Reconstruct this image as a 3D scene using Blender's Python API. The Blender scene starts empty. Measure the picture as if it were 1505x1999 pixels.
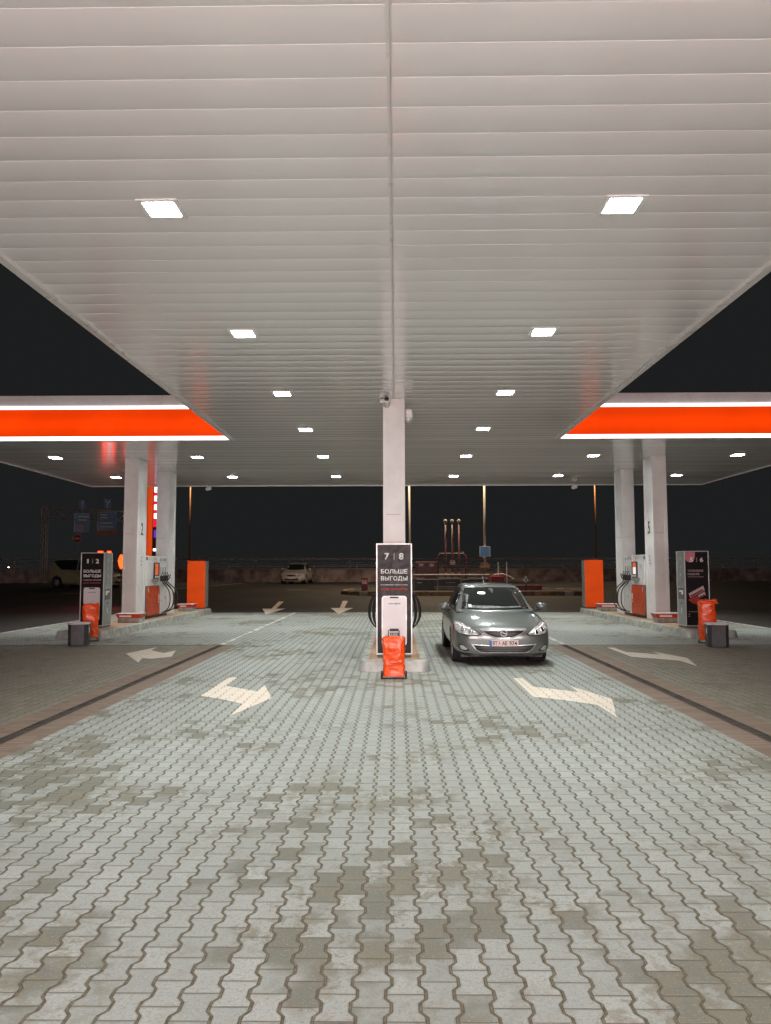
import bpy, bmesh, math, random
from mathutils import Vector, Matrix, noise
from mathutils.bvhtree import BVHTree
from mathutils.geometry import tessellate_polygon

random.seed(7)
R = math.radians
SC = bpy.context.scene
COL = SC.collection
PI = math.pi

# ------------------------------------------------------------------ helpers
def link(o):
    COL.objects.link(o)
    return o

def tag(o, label=None, cat=None, group=None, kind=None):
    if label: o['label'] = label
    if cat: o['category'] = cat
    if group: o['group'] = group
    if kind: o['kind'] = kind
    return o

def thing(name, label, cat, loc=(0, 0, 0), rz=0.0, group=None):
    o = link(bpy.data.objects.new(name, None))
    o.empty_display_size = .1
    o.location = loc
    o.rotation_euler = (0, 0, rz)
    return tag(o, label, cat, group)

def kids(o):
    return [c for c in bpy.data.objects if c.parent == o]

def copy_tree(o, parent=None):
    c = link(o.copy())
    if parent is not None:
        c.parent = parent
    for ch in kids(o):
        copy_tree(ch, c)
    return c

class MB:
    """collects shapes into one bmesh and links them as ONE object"""
    def __init__(s):
        s.bm = bmesh.new()
    def verts(s, pts):
        return [s.bm.verts.new(p) for p in pts]
    def face(s, vs):
        try:
            return s.bm.faces.new(vs)
        except ValueError:
            return None
    def poly(s, pts):
        s.face(s.verts(pts)); return s
    def box(s, x0, x1, y0, y1, z0, z1, M=None):
        p = [(x0, y0, z0), (x1, y0, z0), (x1, y1, z0), (x0, y1, z0),
             (x0, y0, z1), (x1, y0, z1), (x1, y1, z1), (x0, y1, z1)]
        if M: p = [M @ Vector(q) for q in p]
        v = s.verts(p)
        for f in ((3, 2, 1, 0), (4, 5, 6, 7), (0, 1, 5, 4), (1, 2, 6, 5), (2, 3, 7, 6), (3, 0, 4, 7)):
            s.face([v[i] for i in f])
        return s
    def prism(s, pts, z0, z1, M=None, top=None):
        """polygon in xy extruded in z; top: another outline for the upper ring"""
        n = len(pts)
        a = [Vector((p[0], p[1], z0)) for p in pts]
        b = [Vector((p[0], p[1], z1)) for p in (top or pts)]
        if M:
            a = [M @ q for q in a]; b = [M @ q for q in b]
        a = s.verts(a); b = s.verts(b)
        s.face(a[::-1]); s.face(b)
        for i in range(n):
            s.face([a[i], a[(i + 1) % n], b[(i + 1) % n], b[i]])
        return s
    def tube(s, pts, r, n=8, r2=None):
        pts = [Vector(p) for p in pts]
        rings = []
        up = Vector((0, 0, 1))
        prev = None
        for i, p in enumerate(pts):
            d = (pts[min(i + 1, len(pts) - 1)] - pts[max(i - 1, 0)]).normalized()
            if prev is None:
                a = d.cross(up if abs(d.z) < .95 else Vector((1, 0, 0))).normalized()
            else:
                a = (prev - d * prev.dot(d)).normalized()
            prev = a
            b = d.cross(a)
            rr = r if r2 is None else r + (r2 - r) * i / (len(pts) - 1)
            rings.append(s.verts([p + a * rr * math.cos(t * 2 * PI / n) + b * rr * math.sin(t * 2 * PI / n) for t in range(n)]))
        for u, w in zip(rings, rings[1:]):
            for i in range(n):
                s.face([u[i], u[(i + 1) % n], w[(i + 1) % n], w[i]])
        s.face(rings[0][::-1]); s.face(rings[-1])
        return s
    def lathe(s, prof, n=24, M=None, arc=2 * PI):
        """profile (r, z) around z"""
        rings = []
        for r, z in prof:
            ps = [Vector((r * math.cos(arc * t / n), r * math.sin(arc * t / n), z)) for t in range(n)]
            if M: ps = [M @ p for p in ps]
            rings.append(s.verts(ps))
        for u, w in zip(rings, rings[1:]):
            for i in range(n):
                s.face([u[i], u[(i + 1) % n], w[(i + 1) % n], w[i]])
        s.face(rings[0][::-1]); s.face(rings[-1])
        return s
    def build(s, name, mat, parent=None, smooth=False, bevel=0, sub=0):
        bmesh.ops.recalc_face_normals(s.bm, faces=s.bm.faces[:])
        me = bpy.data.meshes.new(name)
        s.bm.to_mesh(me); s.bm.free()
        me.materials.append(mat)
        if smooth:
            for p in me.polygons: p.use_smooth = True
        o = link(bpy.data.objects.new(name, me))
        if parent is not None: o.parent = parent
        if bevel:
            b = o.modifiers.new('bevel', 'BEVEL'); b.width = bevel; b.segments = 2
            b.limit_method = 'ANGLE'; b.angle_limit = R(40)
        if sub:
            m = o.modifiers.new('sub', 'SUBSURF'); m.levels = sub; m.render_levels = sub
        return o

def bez(p0, p1, p2, p3, n=12):
    p0, p1, p2, p3 = map(Vector, (p0, p1, p2, p3))
    out = []
    for i in range(n + 1):
        t = i / n; u = 1 - t
        out.append(p0 * u**3 + p1 * 3 * u * u * t + p2 * 3 * u * t * t + p3 * t**3)
    return out

def text(name, body, mat, parent, loc, h, w=None, rz=0.0, bold=0.0, align='CENTER', deep=.003):
    """lettering facing -y (rz turns it), cap height h, total width w, centred at loc"""
    cu = bpy.data.curves.new(name, 'FONT')
    cu.body = body
    cu.offset = bold
    cu.resolution_u = 3
    o = bpy.data.objects.new(name, cu)
    link(o)
    dg = bpy.context.evaluated_depsgraph_get()
    me = bpy.data.meshes.new_from_object(o.evaluated_get(dg))
    bpy.data.objects.remove(o); bpy.data.curves.remove(cu)
    xs = [v.co.x for v in me.vertices]; ys = [v.co.y for v in me.vertices]
    x0, x1, y0, y1 = min(xs), max(xs), min(ys), max(ys)
    sy = h / (y1 - y0)
    sx = (w / (x1 - x0)) if w else sy
    cx = (x0 + x1) / 2 if align == 'CENTER' else x0
    cy = (y0 + y1) / 2
    for v in me.vertices:
        v.co = Vector(((v.co.x - cx) * sx, 0, (v.co.y - cy) * sy))
    me.materials.clear(); me.materials.append(mat)
    t = link(bpy.data.objects.new(name, me))
    t.parent = parent
    t.location = loc
    t.rotation_euler = (0, 0, rz)
    m = t.modifiers.new('solid', 'SOLIDIFY'); m.thickness = deep; m.offset = 0
    return t

# ------------------------------------------------------------------ materials
class NT:
    def __init__(s, name):
        s.mat = bpy.data.materials.new(name)
        s.mat.use_nodes = True
        s.t = s.mat.node_tree
        s.b = s.t.nodes['Principled BSDF']
        s.out = s.t.nodes['Material Output']
    def node(s, typ, **kw):
        n = s.t.nodes.new(typ)
        for k, v in kw.items(): setattr(n, k, v)
        return n
    def put(s, sock, v):
        if isinstance(v, bpy.types.NodeSocket): s.t.links.new(v, sock)
        elif v is not None: sock.default_value = v
    def m(s, op, a, b=None, c=None, clamp=False):
        n = s.node('ShaderNodeMath', operation=op, use_clamp=clamp)
        s.put(n.inputs[0], a)
        if b is not None: s.put(n.inputs[1], b)
        if c is not None: s.put(n.inputs[2], c)
        return n.outputs[0]
    def smooth(s, v, lo, hi, a=0.0, b=1.0):
        n = s.node('ShaderNodeMapRange', interpolation_type='SMOOTHSTEP')
        s.put(n.inputs[0], v); s.put(n.inputs[1], lo); s.put(n.inputs[2], hi)
        s.put(n.inputs[3], a); s.put(n.inputs[4], b)
        return n.outputs[0]
    def mix(s, f, a, b, blend='MIX'):
        n = s.node('ShaderNodeMix', data_type='RGBA', blend_type=blend)
        s.put(n.inputs[0], f)
        s.put(n.inputs[6], a if isinstance(a, bpy.types.NodeSocket) else (*a, 1))
        s.put(n.inputs[7], b if isinstance(b, bpy.types.NodeSocket) else (*b, 1))
        return n.outputs[2]
    def noise(s, vec, scale, detail=4, rough=.55, dist=0.0):
        n = s.node('ShaderNodeTexNoise')
        s.put(n.inputs['Vector'], vec)
        n.inputs['Scale'].default_value = scale
        n.inputs['Detail'].default_value = detail
        n.inputs['Roughness'].default_value = rough
        n.inputs['Distortion'].default_value = dist
        return n.outputs[0]
    def pos(s):
        return s.node('ShaderNodeNewGeometry').outputs['Position']
    def obj(s):
        return s.node('ShaderNodeTexCoord').outputs['Object']
    def xyz(s, v):
        n = s.node('ShaderNodeSeparateXYZ'); s.put(n.inputs[0], v)
        return n.outputs
    def comb(s, x, y, z=0.0):
        n = s.node('ShaderNodeCombineXYZ')
        s.put(n.inputs[0], x); s.put(n.inputs[1], y); s.put(n.inputs[2], z)
        return n.outputs[0]
    def white(s, vec):
        n = s.node('ShaderNodeTexWhiteNoise', noise_dimensions='3D'); s.put(n.inputs[0], vec)
        return n.outputs
    def bump(s, h, dist=.01, strength=1.0):
        n = s.node('ShaderNodeBump')
        n.inputs['Strength'].default_value = strength
        n.inputs['Distance'].default_value = dist
        s.put(n.inputs['Height'], h)
        s.put(s.b.inputs['Normal'], n.outputs[0])
    def set(s, **kw):
        names = {'color': 'Base Color', 'rough': 'Roughness', 'metal': 'Metallic', 'coat': 'Coat Weight',
                 'coat_rough': 'Coat Roughness', 'emit': 'Emission Color', 'estr': 'Emission Strength',
                 'spec': 'Specular IOR Level', 'trans': 'Transmission Weight', 'ior': 'IOR'}
        for k, v in kw.items():
            if isinstance(v, tuple) and len(v) == 3: v = (*v, 1)
            s.put(s.b.inputs[names[k]], v)
        return s

def simple(name, color, rough=.5, metal=0.0, var=.12, scale=6.0, coat=0.0, bump=0.0, spec=.5):
    """plain surface with a little procedural wear so that it is not perfectly flat"""
    n = NT(name)
    o = n.obj()
    f = n.noise(o, scale, 5, .6)
    lo = tuple(max(0, c * (1 - var * 1.6)) for c in color)
    hi = tuple(min(1, c * (1 + var)) for c in color)
    c = n.mix(n.smooth(f, .3, .7), lo, hi)
    r = n.smooth(n.noise(o, scale * 2.3, 3), .3, .7, max(.02, rough - .07), min(1, rough + .09))
    n.set(color=c, rough=r, metal=metal, coat=coat, spec=spec)
    if coat: n.set(coat_rough=.08)
    if bump: n.bump(n.noise(o, scale * 6, 4), bump, .6)
    return n.mat

def glow(name, color, strength, spots=False):
    n = NT(name)
    n.set(color=(.02, .02, .02), emit=color, estr=strength, rough=.4)
    return n.mat

M = {}
M['white_metal'] = simple('white painted metal', (.72, .715, .70), .32, 0, .04, 2.0, coat=.25)
M['column_white'] = simple('white column cladding', (.70, .68, .665), .42, 0, .06, 1.5)
M['groove'] = simple('dark groove', (.16, .15, .145), .6)
M['steel'] = simple('brushed steel', (.55, .56, .55), .32, .85, .1, 9)
M['alu'] = simple('aluminium frame', (.62, .63, .62), .38, .5, .06, 5)
M['grey_panel'] = simple('grey enamel', (.33, .36, .35), .38, .3, .06, 3)
M['black_panel'] = simple('black poster film', (.014, .011, .012), .38, 0, .1, 4, spec=.22)
M['letter_white'] = simple('white letter film', (.80, .79, .77), .5, 0, .03)
M['letter_dim'] = simple('dim pink letter film', (.42, .34, .33), .5, 0, .03)
M['letter_red'] = simple('red letter film', (.75, .05, .02), .5, 0, .03)
M['letter_black'] = simple('black letter film', (.02, .02, .02), .5, 0, .03)
M['phone_white'] = simple('pale phone print', (.70, .65, .66), .4, 0, .03, 2)
M['pink_print'] = simple('pink print', (.58, .20, .22), .45, 0, .1, 3)
M['card_print'] = simple('pale pink card print', (.60, .40, .40), .45, 0, .12, 7)
M['orange'] = simple('orange red enamel', (.86, .085, .006), .5, 0, .06, 2, spec=.15)
M['orange_dark'] = simple('dusty orange red panel', (.52, .065, .018), .40, 0, .14, 3, coat=.15)
M['vinyl'] = simple('orange vinyl cover', (.86, .080, .006), .26, 0, .08, 7, coat=.12, spec=.3)
M['black_rubber'] = simple('black rubber', (.018, .017, .017), .55, 0, .2, 9)
M['black_plastic'] = simple('black plastic', (.022, .021, .021), .42, 0, .15, 7)
M['bin_body'] = simple('dark bin plastic', (.035, .033, .038), .45, 0, .2, 7)
M['bin_lid'] = simple('pale bin lid', (.58, .54, .53), .5, 0, .1, 7)
M['red_paint'] = simple('red paint', (.50, .045, .025), .45, 0, .12, 6)
M['far_red'] = simple('dull dark red paint', (.24, .03, .022), .55, 0, .12, 6)
M['maroon'] = simple('maroon pipe paint', (.15, .052, .045), .5, 0, .15, 5)
M['kerb'] = simple('kerb concrete', (.34, .35, .31), .75, 0, .22, 5, bump=.004)
M['kerb_orange'] = simple('faded orange kerb paint', (.26, .15, .07), .7, 0, .25, 4)
M['kerb_white'] = simple('faded white kerb paint', (.42, .37, .29), .7, 0, .2, 4)
M['concrete'] = simple('old concrete', (.42, .315, .285), .85, 0, .35, 1.2, bump=.01)
M['galv'] = simple('galvanised steel', (.36, .32, .28), .5, .1, .15, 4)
M['pole'] = simple('lamp post paint', (.50, .45, .37), .5, .2, .1, 2)
M['pole_orange_lit'] = simple('lamp post tinted with orange light', (.44, .19, .075), .5, .2, .1, 2)  # orange lamplight painted into the post colour
M['sign_blue'] = simple('blue sign sheet', (.07, .22, .46), .4, 0, .06, 3)
M['sign_navy'] = simple('dark blue sign sheet', (.13, .27, .47), .4, 0, .1, 3)
M['sign_white'] = simple('white sign film', (.62, .64, .66), .4, 0, .05, 3)
M['sign_brown'] = simple('worn brown sign back', (.22, .12, .06), .6, 0, .2, 5)
M['sign_orange'] = simple('orange sign film', (.50, .16, .03), .5, 0, .06, 3)
M['sign_red'] = simple('red sign film', (.42, .035, .03), .4, 0, .06, 3)
M['dark_box'] = simple('dark equipment paint', (.03, .028, .027), .5, 0, .2, 3)
M['line_paint'] = None
M['bright_trim'] = simple('satin chrome trim', (.70, .71, .71), .22, .35, .03, 4)
M['chrome'] = simple('chrome trim', (.75, .75, .75), .15, 1.0, .03, 4)
M['lamp_white'] = glow('cool white lamp diffuser', (.93, .985, 1.0), 75.0)
M['far_white'] = glow('far white lamp', (1.0, .985, .96), 9.0)
M['strip_white'] = glow('white light strip', (1.0, .97, .97), 2.6)
M['shop_window'] = glow('lit shop window', (.985, .94, .94), 19.0)  # unseen panes, made bright to lift the near ceiling
M['shop_red'] = glow('backlit red sign', (1.0, .14, .09), 13)
M['screen_orange_reflection'] = glow('orange reflection on pump display', (1.0, .16, .05), .55)  # glow stands in for orange reflected in the dark display
M['screen_white'] = glow('pump display white', (1.0, .80, .78), .8)
M['led_red'] = glow('led board red', (.95, .012, .05), .75)
M['led_white'] = glow('led digits white', (1.0, .86, .90), 4.0)
M['led_purple'] = glow('led mark purple', (.25, .06, .9), .5)
M['lantern'] = glow('orange lantern glow', (1.0, .05, .006), 4.5)
M['orange_glow'] = glow('lit orange slab', (.9, .085, .005), .55)
M['street_lamp'] = glow('warm street lamp', (1.0, .62, .30), 8.0)

def fascia_mat():
    n = NT('backlit orange fascia')
    z = n.xyz(n.obj())[2]
    k = n.m('ABSOLUTE', n.m('SUBTRACT', z, 5.40))
    s = n.smooth(k, 0.0, .30, 1.10, .84)       # the tube behind the acrylic
    nz = n.smooth(n.noise(n.obj(), .9, 3), .3, .7, .92, 1.06)
    n.set(color=(.12, .006, .001), spec=.1, emit=(.92, .050, .0010), estr=n.m('MULTIPLY', n.m('MULTIPLY', s, nz), .82), rough=.35)
    return n.mat
M['fascia'] = fascia_mat()

def bone(n):
    """interlocking I-shaped pavers in world xy: joint distance, block id"""
    P, L, A = .137, .189, .0118
    s = n.xyz(n.pos())
    wob = n.noise(n.pos(), 5.0, 2)
    x = n.m('ADD', s[0], n.m('MULTIPLY', n.m('SUBTRACT', wob, .5), .007))
    y = n.m('ADD', s[1], n.m('MULTIPLY', n.m('SUBTRACT', n.noise(n.pos(), 3.7, 2), .5), .008))
    t = n.m('FRACT', n.m('DIVIDE', y, L))
    tri = n.m('SUBTRACT', n.m('MULTIPLY', n.m('ABSOLUTE', n.m('SUBTRACT', t, .5)), 4.0), 1.0)
    W = n.m('MINIMUM', n.m('MAXIMUM', n.m('MULTIPLY', tri, 3.0), -1.0), 1.0)
    j = n.m('ROUND', n.m('DIVIDE', x, P))
    sg = n.m('SUBTRACT', n.m('MULTIPLY', n.m('FLOORED_MODULO', j, 2.0), 2.0), 1.0)
    d = n.m('SUBTRACT', n.m('SUBTRACT', x, n.m('MULTIPLY', j, P)), n.m('MULTIPLY', n.m('MULTIPLY', sg, A), W))
    c = n.m('SUBTRACT', j, n.m('LESS_THAN', d, 0.0))
    y2 = n.m('SUBTRACT', n.m('DIVIDE', y, L), n.m('MULTIPLY', n.m('FLOORED_MODULO', c, 2.0), .5))
    row = n.m('FLOOR', y2)
    f = n.m('FRACT', y2)
    dy = n.m('MULTIPLY', n.m('MINIMUM', f, n.m('SUBTRACT', 1.0, f)), L)
    dist = n.m('MINIMUM', n.m('ABSOLUTE', d), n.m('ADD', dy, .0012))
    return dist, n.comb(c, row, 0.0), n.m('ABSOLUTE', d), dy

def paving_mat(name, A, B, D, st_amt, stains=()):
    n = NT(name)
    dist, idv, dv, dh = bone(n)
    p = n.pos()
    w = n.white(idv)
    tone = n.mix(w[0], A, B)
    big = n.noise(p, .33, 3, .6)
    mid = n.noise(p, 1.1, 4, .6)
    # blocks of the darker batch, in loose clusters
    w2 = n.white(n.comb(n.xyz(idv)[0], n.xyz(idv)[1], 5.3))
    like = n.m('ADD', n.m('MULTIPLY', mid, .66), n.m('MULTIPLY', w2[0], .30))
    like = n.m('ADD', like, n.m('MULTIPLY', n.m('SUBTRACT', big, .5), 1.1))
    px, py, _z = n.xyz(p)
    for cx, cy, rx, ry, amt in stains:
        ex = n.m('DIVIDE', n.m('SUBTRACT', px, cx), rx); ey = n.m('DIVIDE', n.m('SUBTRACT', py, cy), ry)
        gauss = n.m('POWER', 2.718, n.m('MULTIPLY', n.m('ADD', n.m('MULTIPLY', ex, ex), n.m('MULTIPLY', ey, ey)), -1.0))
        like = n.m('ADD', like, n.m('MULTIPLY', gauss, amt))
    dark = n.smooth(like, .575, .69)
    fuzz = n.noise(p, 17.0, 6, .72, .8)
    dark = n.m('MULTIPLY', dark, n.smooth(n.m('ADD', fuzz, n.m('MULTIPLY', dark, .35)), .42, .62, .15, 1.0))
    tone = n.mix(n.m('MULTIPLY', dark, .88), tone, D)
    field = n.m('SUBTRACT', like, n.m('MULTIPLY', w2[0], .30))
    moss = n.noise(p, 11.0, 9, .76, .5)
    mossf = n.smooth(n.m('ADD', moss, n.m('MULTIPLY', n.m('SUBTRACT', field, .38), .9)), .58, .65)
    tone = n.mix(n.m('MULTIPLY', mossf, .75), tone, (.165, .162, .118))
    # moss and soil rubbed over the blocks
    dirt = n.noise(p, 9.0, 6, .68, .4)
    dirtf = n.m('MULTIPLY', n.smooth(dirt, .48, .60), n.smooth(n.m('ADD', mid, n.m('MULTIPLY', big, .8)), .78, 1.05, .06, 1.0))
    tone = n.mix(n.m('MULTIPLY', dirtf, .72), tone, (.165, .155, .10))
    fine = n.noise(p, 130, 3, .7)
    tone = n.mix(n.smooth(fine, .38, .64, 0, .45), tone, (.20, .21, .18))
    grit = n.noise(p, 55, 5, .75)
    tone = n.mix(n.smooth(grit, .50, .64, 0, .50), tone, (.17, .165, .125))
    pale = n.noise(p, 70, 4, .75)
    tone = n.mix(n.smooth(pale, .55, .68, 0, .35), tone, (.50, .52, .48))
    specks = n.smooth(n.noise(p, 33, 2, .5), .69, .74)
    tone = n.mix(n.m('MULTIPLY', specks, .45), tone, (.14, .13, .09))
    # wide soft staining of the yard, browner out at the sides
    st = n.smooth(n.noise(p, .13, 4, .6), .35, .7)
    tone = n.mix(n.m('MULTIPLY', st, st_amt), tone, (.20, .175, .13))
    halo = n.smooth(dist, .006, .016, .30, 0.0)
    tone = n.mix(halo, tone, (.20, .18, .125))
    vo = n.node('ShaderNodeTexVoronoi'); vo.inputs['Scale'].default_value = 1.1
    n.t.links.new(p, vo.inputs['Vector'])
    spot = n.smooth(n.m('ADD', vo.outputs[0], n.m('MULTIPLY', fuzz, .16)), .12, .19, .55, 0.0)
    tone = n.mix(spot, tone, (.09, .09, .075))
    # open zigzag joints filled with tan sand, dark at the block edges; tight dark cross joints
    hw = n.m('ADD', .0034, n.m('MULTIPLY', n.noise(p, 2.6, 3), .0056))
    sand = n.mix(n.smooth(n.noise(p, 38, 5, .75), .35, .68), (.085, .074, .047), (.205, .182, .122))
    edge = n.smooth(n.m('SUBTRACT', hw, dv), .0005, .0034)
    vj = n.mix(edge, (.060, .050, .033), sand)
    col = n.mix(n.smooth(dh, n.m('MULTIPLY', hw, .18), n.m('MULTIPLY', hw, .52)), (.085, .075, .050), tone)
    col = n.mix(n.smooth(dv, hw, n.m('ADD', hw, .0016)), vj, col)
    n.set(color=col, rough=n.smooth(w[0], 0, 1, .58, .80), spec=.35)
    h = n.m('ADD', n.m('MULTIPLY', n.smooth(dist, 0.0, .012), 1.0), n.m('MULTIPLY', fine, .10))
    h = n.m('ADD', h, n.m('MULTIPLY', w[0], .22))
    n.bump(h, .006, .85)
    return n.mat
M['paving'] = paving_mat('interlocking concrete pavers', (.275, .312, .298), (.372, .41, .392), (.105, .112, .085), .20, ((-.30, 3.9, .75, .9, .155), (-1.9, 6.1, 1.3, .9, .15), (1.7, 3.3, .5, .5, .08), (-2.2, 4.6, .9, .8, .09)))
M['paving_side'] = paving_mat('darker brown concrete pavers', (.17, .152, .118), (.22, .20, .158), (.12, .105, .075), .4)  # darker, browner tone for the pavers beyond the long drains

def paint_mat():
    n = NT('worn thermoplastic road paint')
    dist, idv, dv, dh = bone(n)
    p = n.pos()
    wear = n.smooth(n.noise(p, 6, 5, .7), .60, .78)
    base = n.mix(n.noise(p, 2.5, 4), (.57, .50, .41), (.66, .595, .50))
    base = n.mix(n.m('MULTIPLY', wear, .5), base, (.36, .33, .26))
    gap = n.smooth(dist, .003, .008, .85, 0.0)
    gap = n.m('MULTIPLY', gap, n.smooth(n.noise(p, 14, 2), .40, .52))
    n.set(color=n.mix(gap, base, (.11, .09, .06)), rough=.6)
    n.bump(n.smooth(dist, 0, .01), .003, .6)
    return n.mat
M['line_paint'] = paint_mat()

def faded_line_mat():
    n = NT('faded road line paint')
    p = n.pos()
    wear = n.smooth(n.noise(p, 3.2, 6, .72), .42, .60)
    n.set(color=n.mix(wear, (.62, .60, .54), (.22, .215, .18)), rough=.7)
    return n.mat
M['faded_line'] = faded_line_mat()

def brick_mat():
    n = NT('red brown edging bricks')
    p = n.pos(); s = n.xyz(p)
    yy = n.m('DIVIDE', s[1], .072)
    f = n.m('FRACT', yy)
    d = n.m('MULTIPLY', n.m('MINIMUM', f, n.m('SUBTRACT', 1.0, f)), .072)
    xs = n.m('FLOOR', n.m('DIVIDE', s[0], .26))
    w = n.white(n.comb(n.m('FLOOR', yy), xs))
    c = n.mix(w[0], (.165, .115, .085), (.235, .175, .13))
    c = n.mix(n.smooth(n.noise(p, 3, 5, .65), .45, .72, 0, .75), c, (.19, .165, .125))
    c = n.mix(n.smooth(d, .0025, .006), (.07, .055, .04), c)
    n.set(color=c, rough=.75)
    n.bump(n.smooth(d, 0, .008), .005, .8)
    return n.mat
M['brick'] = brick_mat()

def asphalt_mat():
    n = NT('worn asphalt')
    p = n.pos()
    c = n.mix(n.smooth(n.noise(p, .22, 5, .65), .35, .68), (.024, .021, .019), (.044, .038, .032))
    c = n.mix(n.smooth(n.noise(p, 60, 3, .7), .35, .75, 0, .5), c, (.058, .052, .044))
    crack = n.smooth(n.m('ABSOLUTE', n.m('SUBTRACT', n.noise(p, .5, 6, .7), .5)), .0, .012, .55, 0)
    c = n.mix(crack, c, (.015, .014, .013))
    n.set(color=c, rough=.82, spec=.3)
    n.bump(n.noise(p, 90, 3, .7), .008, .5)
    return n.mat
M['asphalt'] = asphalt_mat()

def island_top_mat():
    n = NT('tan island paving')
    p = n.pos(); s = n.xyz(p)
    fx = n.m('FRACT', n.m('DIVIDE', s[0], .2)); fy = n.m('FRACT', n.m('DIVIDE', s[1], .1))
    dx = n.m('MULTIPLY', n.m('MINIMUM', fx, n.m('SUBTRACT', 1.0, fx)), .2)
    dy = n.m('MULTIPLY', n.m('MINIMUM', fy, n.m('SUBTRACT', 1.0, fy)), .1)
    d = n.m('MINIMUM', dx, dy)
    w = n.white(n.comb(n.m('FLOOR', n.m('DIVIDE', s[0], .2)), n.m('FLOOR', n.m('DIVIDE', s[1], .1))))
    c = n.mix(w[0], (.36, .22, .135), (.44, .29, .18))
    c = n.mix(n.smooth(n.noise(p, 4, 5, .7), .45, .75, 0, .6), c, (.22, .16, .11))
    c = n.mix(n.smooth(d, .002, .005), (.10, .075, .05), c)
    n.set(color=c, rough=.8)
    return n.mat
M['island_top'] = island_top_mat()

def ceiling_mat():
    n = NT('white lacquered ceiling slats')
    p = n.pos(); s = n.xyz(p)
    w = n.white(n.comb(n.m('FLOOR', n.m('DIVIDE', n.m('SUBTRACT', s[1], 4.269), .337)), n.m('GREATER_THAN', s[0], 0)))
    c = n.mix(w[0], (.80, .785, .775), (.845, .835, .825))
    c = n.mix(n.smooth(n.noise(p, .8, 4, .6), .4, .75, 0, .10), c, (.70, .68, .65))
    n.set(color=c, rough=n.smooth(w[0], 0, 1, .17, .23), spec=.5, coat=.6, coat_rough=.05)
    # slats are never perfectly flat along their length
    h = n.noise(n.comb(n.m('MULTIPLY', s[0], .35), n.m('MULTIPLY', s[1], 3.0), 0.0), 1.6, 2)
    n.bump(h, .004, .2)
    return n.mat
M['ceiling'] = ceiling_mat()

def paint_car(name, color, metal=.55, rough=.32):
    n = NT(name)
    o = n.obj()
    fl = n.noise(o, 900, 1)
    c = n.mix(n.smooth(fl, .35, .7, 0, .35), color, tuple(min(1, k * 1.7) for k in color))
    dust = n.m('MULTIPLY', n.smooth(n.noise(o, 5, 5, .65), .45, .75), n.smooth(n.xyz(o)[2], .15, .75, .55, .05))
    c = n.mix(dust, c, (.20, .18, .15))
    n.set(color=c, metal=metal, rough=rough, coat=.8, coat_rough=.085)
    return n.mat
M['car_grey'] = paint_car('grey green metallic car paint', (.090, .105, .102), .22, .30)
M['car_white'] = paint_car('off white car paint', (.36, .33, .27), 0, .4)
M['car_olive'] = paint_car('dark olive car paint', (.30, .29, .16), .05, .4)

def glass_dark():
    n = NT('dark car glass')
    n.set(color=(.010, .012, .012), rough=.03, spec=.32)
    return n.mat
M['glass'] = glass_dark()

def lens_mat():
    n = NT('clear headlamp lens')
    v = n.node('ShaderNodeTexVoronoi'); v.inputs['Scale'].default_value = 11
    n.t.links.new(n.obj(), v.inputs['Vector'])
    c = n.mix(n.smooth(v.outputs[0], .1, .7), (.30, .31, .31), (.54, .55, .54))
    n.set(color=c, rough=.12, coat=1.0, coat_rough=.03, metal=.25)
    return n.mat
M['lens'] = lens_mat()
M['dash'] = simple('dashboard reflection tone', (.10, .11, .11), .5, 0, .5, 14)  # pale tone painting the dashboard reflected in the windscreen
M['rim'] = simple('alloy rim', (.50, .49, .46), .35, .7, .1, 8)
M['tyre'] = simple('tyre rubber', (.014, .013, .013), .75, 0, .2, 9)
M['plate'] = simple('plate white', (.70, .58, .55), .45, 0, .03)
M['plate_blue'] = simple('plate blue', (.03, .10, .38), .45, 0, .03)

# ------------------------------------------------------------------ ground
RISE0, RISE1, RISEZ = 31.0, 50.0, .65
def gz(y):
    return max(0.0, min(1.0, (y - RISE0) / (RISE1 - RISE0))) * RISEZ

g = MB()
ys = [-60, 0, 31, 34, 38, 42, 46, 50, 60, 80, 140, 420]
xs = [-420, -120, -40, -12, 12, 40, 120, 420]
grid = [[g.bm.verts.new((x, y, gz(y) - .008)) for x in xs] for y in ys]
for a, b in zip(grid, grid[1:]):
    for i in range(len(xs) - 1):
        g.face([a[i], a[i + 1], b[i + 1], b[i]])
tag(g.build('ground', M['asphalt']), 'dark worn asphalt of the yard and road', 'ground', kind='structure')

AX = 10.65                    # half width of the paved yard
PY0, PY1 = -6.9, 30.3
DX0, DX1 = -3.90, 3.76        # centre lines of the two long drains
DY = 17.3                     # where the long drains meet the cross drain
BW = .29                      # brick band width
DW = .075                     # half width of the drain
g = MB()
def strip(x0, x1, y0, y1, z=0.0):
    g.poly([(x0, y0, z), (x1, y0, z), (x1, y1, z), (x0, y1, z)])
strip(DX0 + DW + BW, DX1 - DW - BW, PY0, DY)
strip(-AX, AX, DY + .05, PY1)
strip(DX0 + DW + BW, DX1 - DW - BW, DY, DY + .05)
tag(g.build('paving', M['paving']), 'grey green interlocking I-shaped pavers of the forecourt', 'paving', kind='structure')
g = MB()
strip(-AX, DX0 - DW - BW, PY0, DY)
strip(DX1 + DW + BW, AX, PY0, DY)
tag(g.build('side_paving', M['paving_side']), 'darker brown pavers outside the two long drains', 'paving', kind='structure')
g = MB()
for dx in (DX0, DX1):
    strip(dx - DW - BW, dx - DW, PY0, DY)
    strip(dx + DW, dx + DW + BW, PY0, DY)
tag(g.build('brick_band', M['brick']), 'red brown brick bands edging the two long drains', 'paving', kind='structure')

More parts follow.
